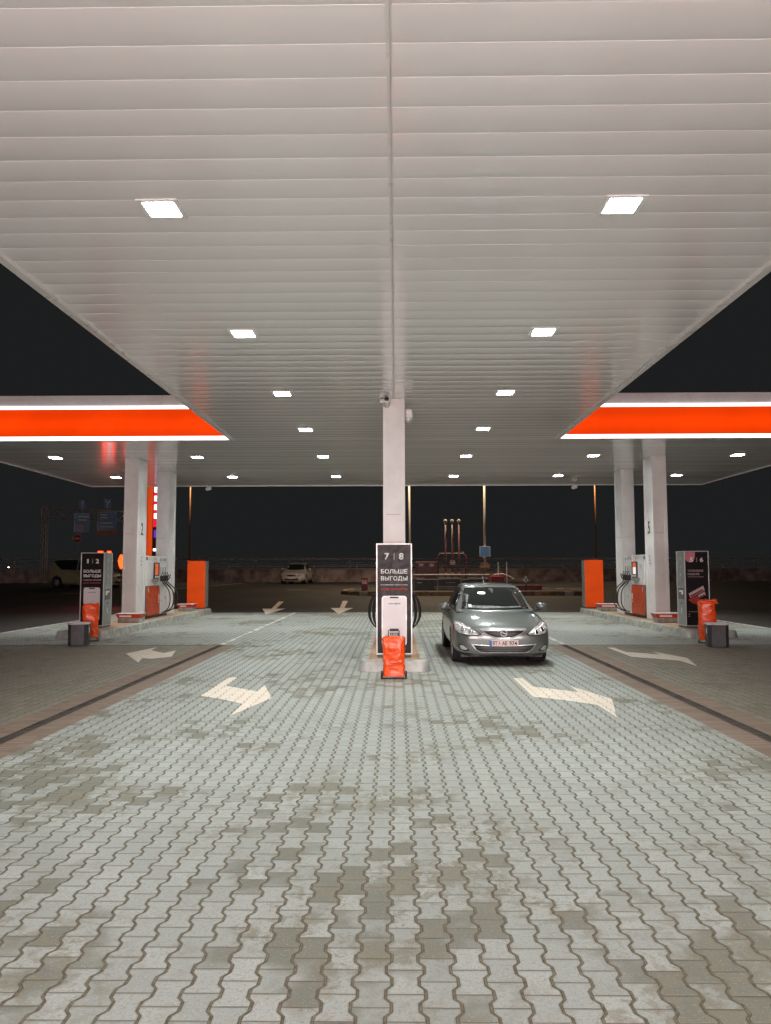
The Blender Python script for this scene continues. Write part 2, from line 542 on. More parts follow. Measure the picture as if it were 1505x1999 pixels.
def drain(label, x0, x1, y0, y1, along_y):
    t = thing('drain_channel', label, 'drain', ((x0 + x1) / 2, y0, 0), group='drain channels in the paving')
    m = MB()
    hw = (x1 - x0) / 2
    L = y1 - y0
    m.box(-hw, hw, 0, L, -.12, -.035)
    m.build('channel', M['groove'], t)
    m = MB()
    if along_y:
        m.box(-hw, -hw + .018, 0, L, -.03, .002); m.box(hw - .018, hw, 0, L, -.03, .002)
        k = 0.02
        while k < L:
            m.box(-hw + .018, hw - .018, k, k + .022, -.03, -.004); k += .075
    else:
        m.box(-hw, hw, 0, .01, -.03, .002); m.box(-hw, hw, L - .01, L, -.03, .002)
        k = -hw + .02
        while k < hw:
            m.box(k, k + .02, .01, L - .01, -.03, -.006); k += .08
    m.build('grating', M['drain'], t)
M['drain'] = simple('dirty drain grating', (.085, .072, .056), .7, .2, .3, 5)
drain('long dark drain grating running left of the arrows towards the camera', DX0 - DW, DX0 + DW, PY0, DY, True)
drain('long dark drain grating running right of the grey car towards the camera', DX1 - DW, DX1 + DW, PY0, DY, True)
drain('thin dark cross drain in front of the left pump island', -AX, DX0 - DW - BW, DY, DY + .05, False)
drain('thin dark cross drain in front of the right pump island', DX1 + DW + BW, AX, DY, DY + .05, False)

# white lines
def line(label, pts, w, mat='faded_line', cat='road line', name='road_line'):
    m = MB()
    for (x0, y0), (x1, y1) in zip(pts, pts[1:]):
        d = Vector((x1 - x0, y1 - y0, 0)).normalized(); q = Vector((-d.y, d.x, 0)) * w / 2
        a = Vector((x0, y0, gz(y0) + .004)); b = Vector((x1, y1, gz(y1) + .004))
        m.poly([a - q, b - q, b + q, a + q])
    tag(m.build(name, M[mat]), label, cat)
line('faded white line continuing the left drain towards the back', [(DX0, 17.5), (DX0, 30.2)], .11)
line('faded white line continuing the right drain behind the grey car', [(DX1 + .03, 17.5), (DX1 + .03, 30.2)], .11)
line('white edge line left of the left pump island', [(-10.55, 10), (-10.55, 30.2)], .12)
line('white edge line right of the right pump island', [(10.52, 10), (10.52, 30.2)], .12)
line('pale line slanting on the dark asphalt left of the white car', [(-13.9, 45.5), (-11.6, 50), (-11.3, 57)], .22)
line('short pale dash on the asphalt in front of the white car', [(-6.4, 45.0), (-5.1, 45.0)], .3)
line('short yellow dash on the dark asphalt beside the olive van', [(-18.5, 42.5), (-15.2, 41.5)], .5, 'kerb_orange')
line('long pale line crossing the asphalt left of the orange back board', [(-16.5, 46.2), (-11.9, 46.2)], .2)

# painted arrows (drivers come towards the camera and turn)
ARW = [(0, 3.15), (.14, 3.15), (.15, 2.28), (.69, 1.78), (.70, 2.36), (.99, 1.22), (.70, -.02), (.69, .78), (.36, 1.12), (0, 1.40)]
def arrow(name, label, pts, loc, mirror=False, grp='arrows painted on the ground'):
    m = MB()
    q = [((-x if mirror else x), y, 0) for x, y in pts]
    vs = m.verts(q)
    for tr in tessellate_polygon([[Vector(p) for p in q]]): m.face([vs[i] for i in tr])
    o = m.build(name, M['line_paint'])
    if o.data.polygons[0].normal.z < 0:
        o.data.flip_normals()
    o.location = loc
    tag(o, label, 'road marking', grp)
    return o
arrow('arrow_marking', 'large white turning arrow on the pavers left of the central pump', ARW, (-2.60, 9.05, .004))
arrow('arrow_marking', 'large white turning arrow on the pavers in front of the grey car', ARW, (1.85, 8.98, .004))
arrow('arrow_marking', 'short white arrow beyond the left drain near the dark bin', [(-5.44, 15.64), (-5.19, 16.9), (-5.12, 16.25), (-4.70, 15.72), (-4.58, 16.2), (-4.34, 15.05), (-4.64, 14.72), (-4.84, 14.85), (-4.68, 14.14)], (0, 0, .004))
arrow('arrow_marking', 'white turning arrow beyond the right drain near the dark bin', ARW, (4.56, 13.6, .004))
STR = [(-.12, 7.3), (.12, 7.3), (.10, 3.4), (.48, 3.4), (0, 0), (-.48, 3.4), (-.10, 3.4)]
def straight(label, x, y, skew):
    m = MB()
    q = [(x + a + skew * b, y + b, gz(y + b) + .004) for a, b in STR]
    vs = m.verts(q)
    for tr in tessellate_polygon([[Vector((p[0], p[1], 0)) for p in q]]): m.face([vs[i] for i in tr])
    o = m.build('arrow_marking', M['faded_arrow'])
    tag(o, label, 'road marking', 'arrows painted on the ground')
n_ = NT('dulled arrow paint'); n_.set(color=n_.mix(n_.smooth(n_.noise(n_.pos(), 4, 5, .7), .5, .75), (.74, .62, .52), (.40, .33, .27)), rough=.7)
M['faded_arrow'] = n_.mat
straight('pale straight arrow on dark asphalt, left one of the far pair', -4.85, 28.9, -.07)
straight('pale straight arrow on dark asphalt, right one of the far pair', -2.15, 29.2, -.03)

# ------------------------------------------------------------------ canopy
H = 5.0
NX, TX = 4.12, 12.1
CY0, CYT, CY1 = -6.9, 19.4, 30.3
can = thing('canopy', 'white slatted petrol station canopy with backlit orange fascia', 'canopy', (0, 0, 0))

def slats(x0, x1, y0, y1):
    m = MB()
    P = .337; G = .003
    k = math.floor((y0 - 4.269) / P)
    prof = []
    while True:
        a = 4.269 + k * P
        if a >= y1: break
        seg = [(a, H + .004), (a + G, H + .004), (a + G + .002, H + .001)]
        for i in range(1, 8):
            t = i / 8
            yy = a + G + .002 + (P - G - .004) * t
            seg.append((yy, H - .0033 * (1 - (2 * t - 1) ** 2)))
        seg.append((a + P - .002, H + .001))
        prof += seg
        k += 1
    prof = [(min(max(y, y0), y1), z) for y, z in prof]
    ring = [m.verts([(x0, y, z), (x1, y, z)]) for y, z in prof]
    for u, w in zip(ring, ring[1:]):
        if (u[0].co - w[0].co).length > 1e-6:
            f = m.face([u[0], u[1], w[1], w[0]])
            if f: f.smooth = True
    return m
sl = slats(-NX, -.02, CY0, CYT).build('ceiling_slats', M['ceiling'], can)
slats(.02, NX, CY0, CYT).build('ceiling_slats', M['ceiling'], can)
slats(-TX, -.02, CYT, CY1).build('ceiling_slats', M['ceiling'], can)
slats(.02, TX, CYT, CY1).build('ceiling_slats', M['ceiling'], can)
for o in kids(can):
    for p in o.data.polygons: p.use_smooth = True
    mo = o.modifiers.new('edge', 'EDGE_SPLIT'); mo.split_angle = R(28)
m = MB()
m.box(-.0195, .006, CY0, CY1, H - .003, H + .03)
m.box(.009, .0195, CY0, CY1, H - .003, H + .03)
m.build('ceiling_joint', M['white_metal'], can)
# edge trims of the long part, and round the cross part
m = MB()
for s in (-1, 1):
    a, b = sorted((s * (NX - .045), s * NX))
    m.box(a, b, CY0, CYT - .002, H - .035, H + .02)
    a, b = sorted((s * (NX + .004), s * (NX + .085)))
    m.box(a, b, CY0, CYT - .06, H - .018, H + .02)
    a, b = sorted((s * (TX - .05), s * TX))
    m.box(a, b, CYT, CY1, H - .03, H + .06)
m.box(-TX + .052, TX - .052, CY1 - .05, CY1, H - .03, H + .06)
for s in (-1, 1):
    a, b = sorted((s * (NX + .09), s * (TX - .052)))
    m.box(a, b, CYT + .002, CYT + .12, H - .012, H + .02)
m.build('edge_trim', M['white_metal'], can, bevel=.004)
m = MB()
m.box(-NX + .05, NX - .05, CY0, CYT, H + .06, 6.1)
m.box(-TX + .05, TX - .05, CYT + .05, CY1 - .05, H + .06, 6.1)
m.build('roof_slab', M['white_metal'], can)
# fascia: faces towards the camera on both wings, along the outer sides of the long part, and round the back
def fascia(p0, p1, out):
    """p0,p1 ends in xy, out: outward normal"""
    p0, p1, out = Vector((*p0, 0)), Vector((*p1, 0)), Vector((*out, 0))
    d = (p1 - p0); L = d.length; d.normalize()
    Mx = Matrix((( d.x, out.x, 0, p0.x), (d.y, out.y, 0, p0.y), (0, 0, 1, 0), (0, 0, 0, 1)))
    n = max(1, round(L / 2.05)); w = L / n
    for i in range(n):
        m = MB(); m.box(i * w + .003, (i + 1) * w - .003, 0, .050, H + .002, H + .088, Mx); m.build('light_strip', M['strip_white'], can)
        m = MB(); m.box(i * w + .008, (i + 1) * w - .008, 0, .050, H + .802, H + .872, Mx); m.build('light_strip', M['strip_white'], can)
    m = MB(); m.box(0, L, -.01, .035, H + .092, H + .798, Mx); m.build('orange_panel', M['fascia'], can)
    m = MB(); m.box(0, L, -.01, .018, H + .876, H + 1.16, Mx); m.build('coping', M['white_metal'], can, bevel=.006)
fascia((-TX, CYT), (-NX - .09, CYT), (0, -1))
fascia((NX + .09, CYT), (TX, CYT), (0, -1))
fascia((-NX, CYT - .06), (-NX, CY0), (-1, 0))
fascia((NX, CYT - .06), (NX, CY0), (1, 0))
fascia((-TX, CY1), (-TX, CYT), (-1, 0))
fascia((TX, CY1), (TX, CYT), (1, 0))

# ------------------------------------------------------------------ ceiling lamps
def lamp_proto():
    t = thing('ceiling_light', '', 'ceiling light')
    m = MB()
    a, b = .142, .185
    for x0, x1, y0, y1 in ((-b, b, -b, -a), (-b, b, a, b), (-b, -a, -a, a), (a, b, -a, a)):
        m.box(x0, x1, y0, y1, -.006, .02)
    m.build('housing', M['white_metal'], t)
    m = MB(); m.box(-.140, .140, -.140, .140, -.008, .0)
    m.build('diffuser', M['lamp_white'], t, bevel=.002)
    return t
LAMP_W, LAMP_SPREAD = 44.0, 106
proto = lamp_proto(); used = [False]
def lamp(x, y, label, power=LAMP_W):
    t = proto if not used[0] else copy_tree(proto)
    used[0] = True
    t.location = (x, y, H - .004)
    tag(t, label, 'ceiling light', 'square lamps set in the canopy ceiling')
    for c in [c for c in t.children if c.type == 'LIGHT']: bpy.data.objects.remove(c)
    L = bpy.data.lights.new('lamp_beam', 'AREA')
    L.shape = 'SQUARE'; L.size = .27; L.energy = power; L.spread = R(LAMP_SPREAD)
    L.color = (.98, 1.0, .965)
    o = link(bpy.data.objects.new('lamp_beam', L)); o.parent = t; o.location = (0, 0, -.014)
LY = [6.8, 10.55, 14.25, 18.0, 22.4, 27.3]
ORD = ['nearest lamp', 'second lamp from the camera', 'third lamp from the camera', 'fourth lamp from the camera', 'fifth lamp from the camera', 'farthest lamp']
for s, nm in ((-1, 'left'), (1, 'right')):
    for y, od in zip(LY, ORD):
        lamp(s * 2.1, y, 'bright square %s in the %s row beside the central column' % (od, nm))
    for y, od, pw in zip((3.1, -.6, -4.3), ('over the camera', 'behind the camera', 'by the shop'), (.30, .15, .15)):
        lamp(s * 2.1, y, 'bright square ceiling lamp of the %s row %s' % (nm, od), LAMP_W * pw)
    for x, xn in ((5.82, 'inner'), (10.02, 'outer')):
        for y, yn in ((22.4, 'front'), (27.3, 'back')):
            lamp(s * x, y, 'square lamp at the %s %s of the %s canopy wing' % (xn, yn, nm))

# ------------------------------------------------------------------ columns
CW, CD = .42, .80
def column(label, x, y, z0):
    t = thing('support_column', label, 'column', (x, y, z0), group='white canopy columns')
    h = H - z0 - .004
    m = MB(); w = CW / 2
    # H section: two flanges and a web panel on every face
    m.box(-w + .012, w - .012, .012, CD - .012, 0, h)
    m.build('core_panel', M['column_white'], t)
    m = MB()
    f = .055
    for x0, x1 in ((-w, -w + f), (w - f - .03, w)):
        m.box(x0, x1, 0, .06, 0, h); m.box(x0, x1, CD - .06, CD, 0, h)
    for y0, y1 in ((.062, .13), (CD - .13, CD - .062)):
        m.box(-w, -w + .03, y0, y1, 0, h); m.box(w - .03, w, y0, y1, 0, h)
    m.build('corner_profile', M['column_white'], t, bevel=.004)
    m = MB()
    m.box(-w + .008, w - .008, .008, CD - .008, 2.55, 2.556)
    m.build('panel_joint', M['groove'], t)
    m = MB(); m.box(-w - .02, w + .02, -.02, CD + .02, 0, .012)
    m.build('base_plate', M['galv'], t)
    return t
IZ = .19
SX = 7.66
cols = {}
cols['c'] = column('white central column behind the black pylon numbered 7 and 8', 0.0, 14.72, IZ)
cols['c2'] = column('white column hidden behind the central column and pump', 0.0, 17.78, IZ)
cols['l'] = column('front white column of the left pump island, marked 2', -7.80, 22.55, IZ)
cols['l2'] = column('rear white column of the left pump island behind the hoses', -7.80, 25.65, IZ)
cols['r'] = column('front white column of the right pump island, marked 5', 7.77, 22.55, IZ)
cols['r2'] = column('rear white column of the right pump island behind the hoses', 7.77, 25.65, IZ)
def col_marks(c, num, s):
    rz = R(90) * s
    x = s * (CW / 2 + .003)
    text('number_mark', num, M['letter_black'], c, (x, CD / 2, 2.72), .36, .17, rz, .004)
    m = MB()
    for k, (w, z) in enumerate(((.14, 1.86), (.05, 1.78), (.10, 1.74), (.05, 1.66), (.10, 1.645), (.05, 1.60))):
        off = -.03 if w < .08 else .0
        a, b = sorted((x, x + s * .002))
        m.box(a, b, CD / 2 - w / 2 + off, CD / 2 + w / 2 + off, z, z + .018)
    m.build('small_marks', M['letter_black'], c)
col_marks(cols['l'], '2', 1)
col_marks(cols['r'], '5', -1)

# cctv cameras on the central column
t = thing('security_camera', 'white bullet camera with dark lens on top of central column', 'camera', (-.20, 14.72, 4.93))
m = MB(); m.box(-.07, .10, -.06, 0, -.02, .05); m.build('bracket', M['column_white'], t, bevel=.006)
Mx = Matrix.Translation((.06, -.10, -.04)) @ Matrix.Rotation(R(72), 4, 'X')
m = MB(); m.lathe([(.045, -.10), (.062, -.08), (.062, .12), (.058, .15)], 18, Mx); m.build('body', M['column_white'], t, smooth=True)
m = MB(); m.lathe([(.046, .147), (.046, .156), (.02, .162)], 18, Mx); m.build('lens', M['black_plastic'], t, smooth=True)
t = thing('security_camera', 'round white dome camera on the right side of central column', 'camera', (.285, 14.9, 4.66))
m = MB(); m.lathe([(.02, .16), (.075, .155), (.085, .10), (.085, .0), (.06, -.02)], 20); m.build('housing', M['column_white'], t, smooth=True)
m = MB(); m.lathe([(.082, -.004), (.075, -.06), (.045, -.10), (.008, -.115)], 20); m.build('dome', M['alu'], t, smooth=True)
m = MB(); m.box(-.08, -.0, -.03, .03, .10, .15); m.build('arm', M['column_white'], t)
for s, lab in ((-1, 'tiny white camera under the back left canopy edge'), (1, 'tiny white camera under the back right canopy edge')):
    t = thing('security_camera', lab, 'camera', (s * 7.7 + (.35 if s < 0 else -.75), 29.9, H))
    m = MB(); m.tube([(0, 0, 0), (0, 0, -.12)], .015); m.build('stem', M['white_metal'], t)
    m = MB(); m.lathe([(.03, -.10), (.07, -.06), (.07, .1), (.05, .13)], 14, Matrix.Translation((.02, -.02, -.15)) @ Matrix.Rotation(R(80), 4, 'Y')); m.build('body', M['column_white'], t, smooth=True)

# ------------------------------------------------------------------ islands
def outline(hw, y0, y1, r, n=6, bow=.10):
    """rounded plan outline, bowed at both ends"""
    pts = []
    def corner(cx, cy, a0):
        for i in range(n + 1):
            a = a0 + (PI / 2) * i / n
            pts.append((cx + r * math.cos(a), cy + r * math.sin(a)))
    corner(-hw + r, y0 + r + bow * .35, PI)
    for i in range(1, 6):
        t = -1 + 2 * i / 6
        pts.append((t * (hw - r), y0 + bow * .35 * t * t))
    corner(hw - r, y0 + r + bow * .35, 1.5 * PI)
    corner(hw - r, y1 - r, 0)
    corner(-hw + r, y1 - r, PI / 2)
    return pts
def island(label, x, y0, y1, hw):
    t = thing('pump_island', label, 'pump island', (x, y0, 0), group='raised kerbed pump islands')
    L = y1 - y0
    o = outline(hw, 0, L, .17); i = outline(hw - .035, .035, L - .035, .15)
    j = outline(hw - .16, .16, L - .16, .08)
    m = MB()
    a = m.verts([(p[0], p[1], 0) for p in o]); b = m.verts([(p[0], p[1], IZ - .02) for p in i])
    i2 = outline(hw - .055, .055, L - .055, .14)
    c = m.verts([(p[0], p[1], IZ) for p in i2]); d = m.verts([(p[0], p[1], IZ) for p in j]); e = m.verts([(p[0], p[1], IZ - .03) for p in j])
    n = len(o)
    for u, w in ((a, b), (b, c), (c, d), (d, e)):
        for k in range(n):
            m.face([u[k], u[(k + 1) % n], w[(k + 1) % n], w[k]])
    m.build('kerb', M['kerb'], t)
    m = MB(); m.face(m.verts([(p[0], p[1], IZ - .006) for p in outline(hw - .155, .155, L - .155, .08)])); m.build('top_paving', M['island_top'], t)
    # bright metal plate bent round the nose
    m = MB()
    oo = [p for p in outline(hw + .006, -.006, L, .17) if p[1] < .30]; ii = [p for p in outline(hw - .029, .029, L - .035, .15) if p[1] < .32]
    k0 = min(len(oo), len(ii))
    A = m.verts([(p[0], p[1], .006) for p in oo[:k0]]); B = m.verts([(p[0], p[1], IZ - .016) for p in ii[:k0]])
    for k in range(k0 - 1): m.face([A[k], A[k + 1], B[k + 1], B[k]])
    m.build('nose_plate', M['nose_steel'], t, smooth=True)
    return t
M['nose_steel'] = simple('dull steel nose plate', (.44, .45, .43), .45, .35, .15, 4)
island('raised island with the black 7 and 8 pylon and orange covered trolley', 0, 12.80, 21.6, .60)
island('raised island of the left pump with silver nose plate', -7.76, 18.95, 30.0, .66)
island('raised island of the right pump with silver nose plate', 7.74, 18.95, 30.0, .66)

# ------------------------------------------------------------------ pylons
PW, PD, PH = .62, .58, 1.95
def pylon(label, x, y, nums, kind, side):
    t = thing('info_pylon', label, 'pylon', (x, y, IZ), group='black information pylons')
    w = PW / 2
    m = MB(); m.box(-w + .02, w - .02, .02, PD - .02, 0, .06); m.build('plinth', M['groove'], t)
    m = MB(); m.box(-w + .012, w - .012, .012, PD - .012, .05, PH - .02); m.build('cabinet', M['grey_panel'], t)
    m = MB()
    f = .022
    for sx in (-1, 1):
        for yy in (0, PD - f):
            a, b = sorted((sx * w, sx * (w - f))); m.box(a, b, yy, yy + f, .045, PH)
    for z in (.045, PH - f):
        m.box(-w + f + .001, w - f - .001, 0, f, z, z + f); m.box(-w + f + .001, w - f - .001, PD - f, PD, z, z + f)
        for sx in (-1, 1):
            a, b = sorted((sx * w, sx * (w - f))); m.box(a, b, f + .001, PD - f - .001, z, z + f)
    m.build('frame', M['alu'], t, bevel=.003)
    m = MB(); m.box(-w + f + .002, w - f - .002, .004, .011, .07, PH - f - .002)
    p = m.build('front_panel', M['black_panel'], t)
    m = MB(); m.box(-w + f + .002, w - f - .002, PD - .011, PD - .004, .07, PH - f - .002)
    m.build('back_panel', M['orange'], t)
    y0 = .0015
    a, b = nums
    zz = PH - .225
    text('numeral', a, M['letter_white'], p, (-.125, y0, zz), .115, .085 if a != '1' else .05, 0, .03 if a != '1' else .012)
    text('numeral', b, M['letter_white'], p, (.125, y0, zz), .115, .085, 0, .03)
    m = MB(); m.box(-.003, .003, y0 - .001, y0 + .002, zz - .06, zz + .06); m.build('divider_line', M['letter_white'], p)
    if kind == 'app':
        text('headline', 'БОЛЬШЕ', M['letter_white'], p, (0, y0, PH - .485), .078, .455, 0, .02)
        text('headline', 'ВЫГОДЫ', M['letter_white'], p, (0, y0, PH - .61), .092, .455, 0, .02)
        text('small_line', 'в мобильном приложении', M['letter_white'], p, (0, y0, PH - .715), .026, .46, 0, .01)
        text('red_line', '«АЗС ЛУКОЙЛ»', M['letter_red'], p, (0, y0, PH - .785), .042, .46, 0, .02)
        def rr(hw, z0, z1, r):
            pts = []
            for cx, cz, a0 in ((-hw + r, z0 + r, PI), (hw - r, z0 + r, 1.5 * PI), (hw - r, z1 - r, 0), (-hw + r, z1 - r, PI / 2)):
                pts += [(cx + r * math.cos(a0 + PI / 2 * i / 5), cz + r * math.sin(a0 + PI / 2 * i / 5)) for i in range(6)]
            return pts
        RX = Matrix.Rotation(R(90), 4, 'X')
        m = MB(); m.prism(rr(.215, .20, PH - .905, .05), -.0032, -.0005, RX); m.build('phone_rim', M['alu'], p)
        m = MB(); m.prism(rr(.203, .212, PH - .917, .042), -.0028, .0010, RX); ph = m.build('phone_screen', M['phone_white'], p)
        m = MB(); m.box(-.075, .075, -.0016, .002, PH - .945, PH - .915); m.build('phone_notch', M['letter_black'], ph)
        text('phone_caption', 'скачайте', M['letter_black'], ph, (0, -.002, PH - 1.035), .028, .21, 0, .01)
        for z in (.37, .44):
            m = MB(); m.box(-.075, .075, -.0016, .002, z, z + .048); m.build('phone_badge', M['letter_black'], ph)
            m = MB(); m.box(-.058, -.042, -.0022, .002, z + .015, z + .033); m.box(-.03, .058, -.0022, .002, z + .018, z + .030); m.build('badge_mark', M['letter_white'], ph)
    else:
        text('headline', 'ТОПЛИВНОЕ', M['letter_dim'], p, (-.235, y0, PH - .505), .055, .40, 0, .022, 'LEFT')
        text('headline', 'РЕШЕНИЕ', M['letter_dim'], p, (-.235, y0, PH - .59), .055, .30, 0, .022, 'LEFT')
        m = MB(); m.box(-.235, .165, y0, y0 + .002, PH - .665, PH - .655); m.build('small_line', M['letter_dim'], p)
        RX = Matrix.Rotation(R(90), 4, 'X')
        m = MB(); pts = [(-w + .026, PH - .03)] + [(-w + .026, PH - .10)]
        pts += [(-.17 + .13 * math.cos(a), PH - .13 + .16 * math.sin(a)) for a in [PI + PI * i / 12 for i in range(13)]] + [(-.035, PH - .03)]
        m.prism([(max(x, -w + .026), z) for x, z in pts], -.0032, -.0020, RX); m.build('pink_disc', M['pink_print'], p)
        def card(cx, cz, L, Wd, ang):
            c, s_ = math.cos(ang), math.sin(ang)
            q = [(-L / 2, -Wd / 2), (L / 2, -Wd / 2), (L / 2, Wd / 2), (-L / 2, Wd / 2)]
            m = MB(); m.prism([(cx + a * c - b * s_ * .6, cz + a * s_ + b * c) for a, b in q], -.0032, -.0008, RX)
            k = m.build('card_picture', M['card_print'], p)
            m = MB(); m.prism([(cx + a * .86 * c - b * s_ * .5, cz - .030 + a * .86 * s_ + b * .3 * c) for a, b in q], -.0022, .0004, RX)
            m.build('card_shade', M['maroon'], k)
        card(-.02, PH - 1.04, .42, .13, R(28)); card(.11, PH - 1.12, .19, .10, R(28))
        m = MB(); m.prism([(-.24, PH - 1.24), (.02, PH - 1.12), (.02, PH - 1.36), (-.12, PH - 1.33)], -.0032, -.0010, RX); m.build('red_flap_picture', M['red_paint'], p)
        m = MB(); m.box(-.24, .02, y0, y0 + .002, PH - 1.545, PH - 1.535); m.box(-.24, -.21, y0, y0 + .002, PH - 1.62, PH - 1.595); m.box(-.24, -.21, y0, y0 + .002, PH - 1.665, PH - 1.645); m.build('small_line', M['letter_dim'], p)
    # the side that shows: service panel with icons, towel slot and lock
    if side:
        x = side * (w - .009)
        def sb(mm, y0, y1, z0, z1, e):
            a, b = sorted((x, x + side * e)); mm.box(a, b, y0, y1, z0, z1)
        m = MB(); sb(m, .05, PD - .05, .09, PH - .06, .005); sp = m.build('service_panel', M['grey_panel'], t)
        m = MB()
        RY = Matrix.Rotation(R(90) * side, 4, 'Y')
        for z, r in ((PH - .20, .035), (PH - .42, .03), (PH - .62, .035)):
            m.lathe([(r * .6, 0), (r * .6, .002)], 14, Matrix.Translation((x + side * .005, PD / 2, z)) @ RY)
            m.lathe([(r * .45, 0), (r * .45, .002)], 14, Matrix.Translation((x + side * .005, PD / 2, z + r)) @ RY)
        for yy in (.18, .38):
            for k in range(3): sb(m, yy, yy + .045 - .01 * k, PH - .93 - .055 * k, PH - .90 - .055 * k, .007)
        sb(m, PD / 2 - .03, PD / 2 + .01, .42, .50, .007); sb(m, PD / 2 - .01, PD / 2 + .03, .36, .42, .007)
        m.build('icon_prints', M['letter_white'], sp)
        m = MB(); sb(m, .10, PD - .10, .72, 1.0, .007); sl_ = m.build('towel_slot', M['groove'], sp)
        m = MB(); sb(m, .14, .36, .90, .95, .03); sb(m, .14, .24, .84, .90, .02); m.build('paper_towel', M['letter_white'], sl_)
        m = MB(); sb(m, PD / 2 - .04, PD / 2 + .03, .60, .64, .008); m.build('lock', M['black_plastic'], sp)
    return t
pylon('black pylon numbered 7 and 8 on the central island', 0.0, 13.30, ('7', '8'), 'app', 0)
pylon('black pylon numbered 1 and 2 at the left island, phone picture', -SX - .21, 19.95, ('1', '2'), 'app', 1)
pylon('black pylon numbered 5 and 6 at the right island, card picture', SX + .02, 19.70, ('5', '6'), 'card', -1)

# orange back boards at the far ends of the side islands
def back_board(label, x, y):
    t = thing('back_board', label, 'pylon', (x, y, IZ))
    m = MB(); m.box(-.30, .30, .03, .5, 0, .06); m.build('plinth', M['groove'], t)
    m = MB(); m.box(-.345, .345, .012, .5, .06, 1.82); m.build('cabinet', M['grey_panel'], t)
    m = MB(); m.box(-.345, .345, 0, .010, .05, 1.83); m.build('orange_panel', M['orange'], t, bevel=.004)
back_board('tall plain orange board at the back end of the left island', -SX + .06, 29.35)
back_board('tall plain orange board at the back end of the right island', SX - .12, 29.35)

# ------------------------------------------------------------------ dispensers
def dispenser_proto():
    t = thing('fuel_dispenser', '', 'fuel pump')
    w = .235
    m = MB(); m.box(-w + .02, w - .02, .0, 2.2, 0, .08); m.build('plinth', M['black_plastic'], t)
    m = MB(); m.box(-w + .01, w - .01, 0.02, 1.30, .08, 1.0); m.build('lower_housing', M['groove'], t)
    m = MB(); m.box(-w - .01, w + .01, 0, 1.32, 1.0, 1.74); m.build('upper_housing', M['white_metal'], t, bevel=.012)
    m = MB(); m.box(-w + .05, w - .05, .03, 1.20, 1.742, 1.93); hd = m.build('head_housing', M['white_metal'], t, bevel=.01)
    m = MB(); m.box(-w + .03, w - .03, 1.325, 2.19, .08, 1.93); nz = m.build('hose_housing', M['white_metal'], t, bevel=.01)
    for s in (-1, 1):
        def sb(mm, x0, x1, y0, y1, z0, z1):
            a, b = sorted((s * x0, s * x1)); mm.box(a, b, y0, y1, z0, z1)
        m = MB()
        RY = Matrix(((0, 0, s, 0), (1, 0, 0, 0), (0, 1, 0, 0), (0, 0, 0, 1)))
        m.prism([(.05, .10), (1.24, .10), (1.29, .16), (1.29, .80), (1.22, .975), (.05, .975)], w - .008, w + .022, RY)
        op = m.build('orange_door', M['orange_dark'], t, bevel=.004)
        m = MB(); sb(m, w + .022, w + .0245, .06, 1.27, .335, .342); sb(m, w + .022, w + .0245, .64, .648, .11, .335); m.build('door_seam', M['groove'], op)
        m = MB(); sb(m, w + .022, w + .025, .12, .16, .86, .95); sb(m, w + .022, w + .025, .16, .19, .80, .87); sb(m, w + .022, w + .025, 1.16, 1.22, .55, .72); sb(m, w + .022, w + .025, 1.17, 1.21, .50, .52); sb(m, w + .022, w + .025, 1.10, 1.22, .46, .48); m.build('door_marks', M['letter_white'], op)
        # display
        m = MB(); sb(m, w + .01, w + .05, .62, 1.12, 1.22, 1.72); d = m.build('display', M['black_plastic'], t, bevel=.008)
        m = MB(); sb(m, w + .05, w + .053, .68, .98, 1.56, 1.69); m.build('display_top', M['screen_orange_reflection'], d)
        m = MB(); sb(m, w + .05, w + .053, .68, .98, 1.33, 1.55); m.build('display_bottom', M['screen_orange_reflection' if s > 0 else 'screen_white'], d)
        m = MB()
        for k in range(3): sb(m, w + .05, w + .056, .68 + .15 * k, .76 + .15 * k, 1.245, 1.295)
        m.build('display_button', M['letter_white'], d)
        m = MB()
        m.prism([(.42, 1.205), (1.12, 1.205), (.80, 1.02), (.72, 1.02)], w + .012, w + .09, RY, [(.42, 1.205), (1.12, 1.205), (1.10, 1.20), (.44, 1.20)])
        m.build('reader_shelf', M['steel'], t)
        m = MB(); sb(m, w - .05, w - .047, .10, .22, 1.79, 1.88); m.build('head_mark', M['letter_black'], hd)
        m = MB(); sb(m, w - .05, w - .047, .78, 1.02, 1.86, 1.875); sb(m, w - .05, w - .047, .78, 1.02, 1.82, 1.83); m.build('head_label', M['sign_orange'], hd)
        # four nozzles, each with its slot, handle and hose
        for k in range(4):
            y = 1.44 + .19 * k
            m = MB(); sb(m, w - .03, w - .026, y - .022, y + .022, 1.78, 1.86); m.build('grade_label', M['letter_black'], nz)
            m = MB(); sb(m, w - .03, w - .022, y - .018, y + .018, 1.14, 1.58); m.build('nozzle_slot', M['groove'], nz)
            m = MB()
            sb(m, w - .02, w + .07, y - .028, y + .028, 1.13, 1.30)
            m.tube([(s * (w + .03), y, 1.15), (s * (w + .10), y + .01, 1.20), (s * (w + .13), y + .02, 1.34)], .018)
            m.tube([(s * (w + .02), y, 1.30), (s * (w + .05), y, 1.42)], .014)
            m.build('nozzle', M['black_plastic'], nz, bevel=.006)
            m = MB()
            e = y + .30 - .06 * k
            b = w + .22 + .08 * (k % 2) + .02 * k
            pts = bez((s * (w + .04), y, 1.13), (s * (w + .10), y + .03, .95), (s * b, e + .02, .95), (s * b, e, .52), 10)
            pts += bez((s * b, e, .52), (s * b, e, .22), (s * (w + .10), e - .06, .13), (s * (w - .02), e - .10, .12), 9)[1:]
            m.tube(pts, .0165, 8)
            m.build('hose', M['black_rubber'], t, smooth=True)
    return t
dp = dispenser_proto()
dp.location = (-7.80, 23.38, IZ)
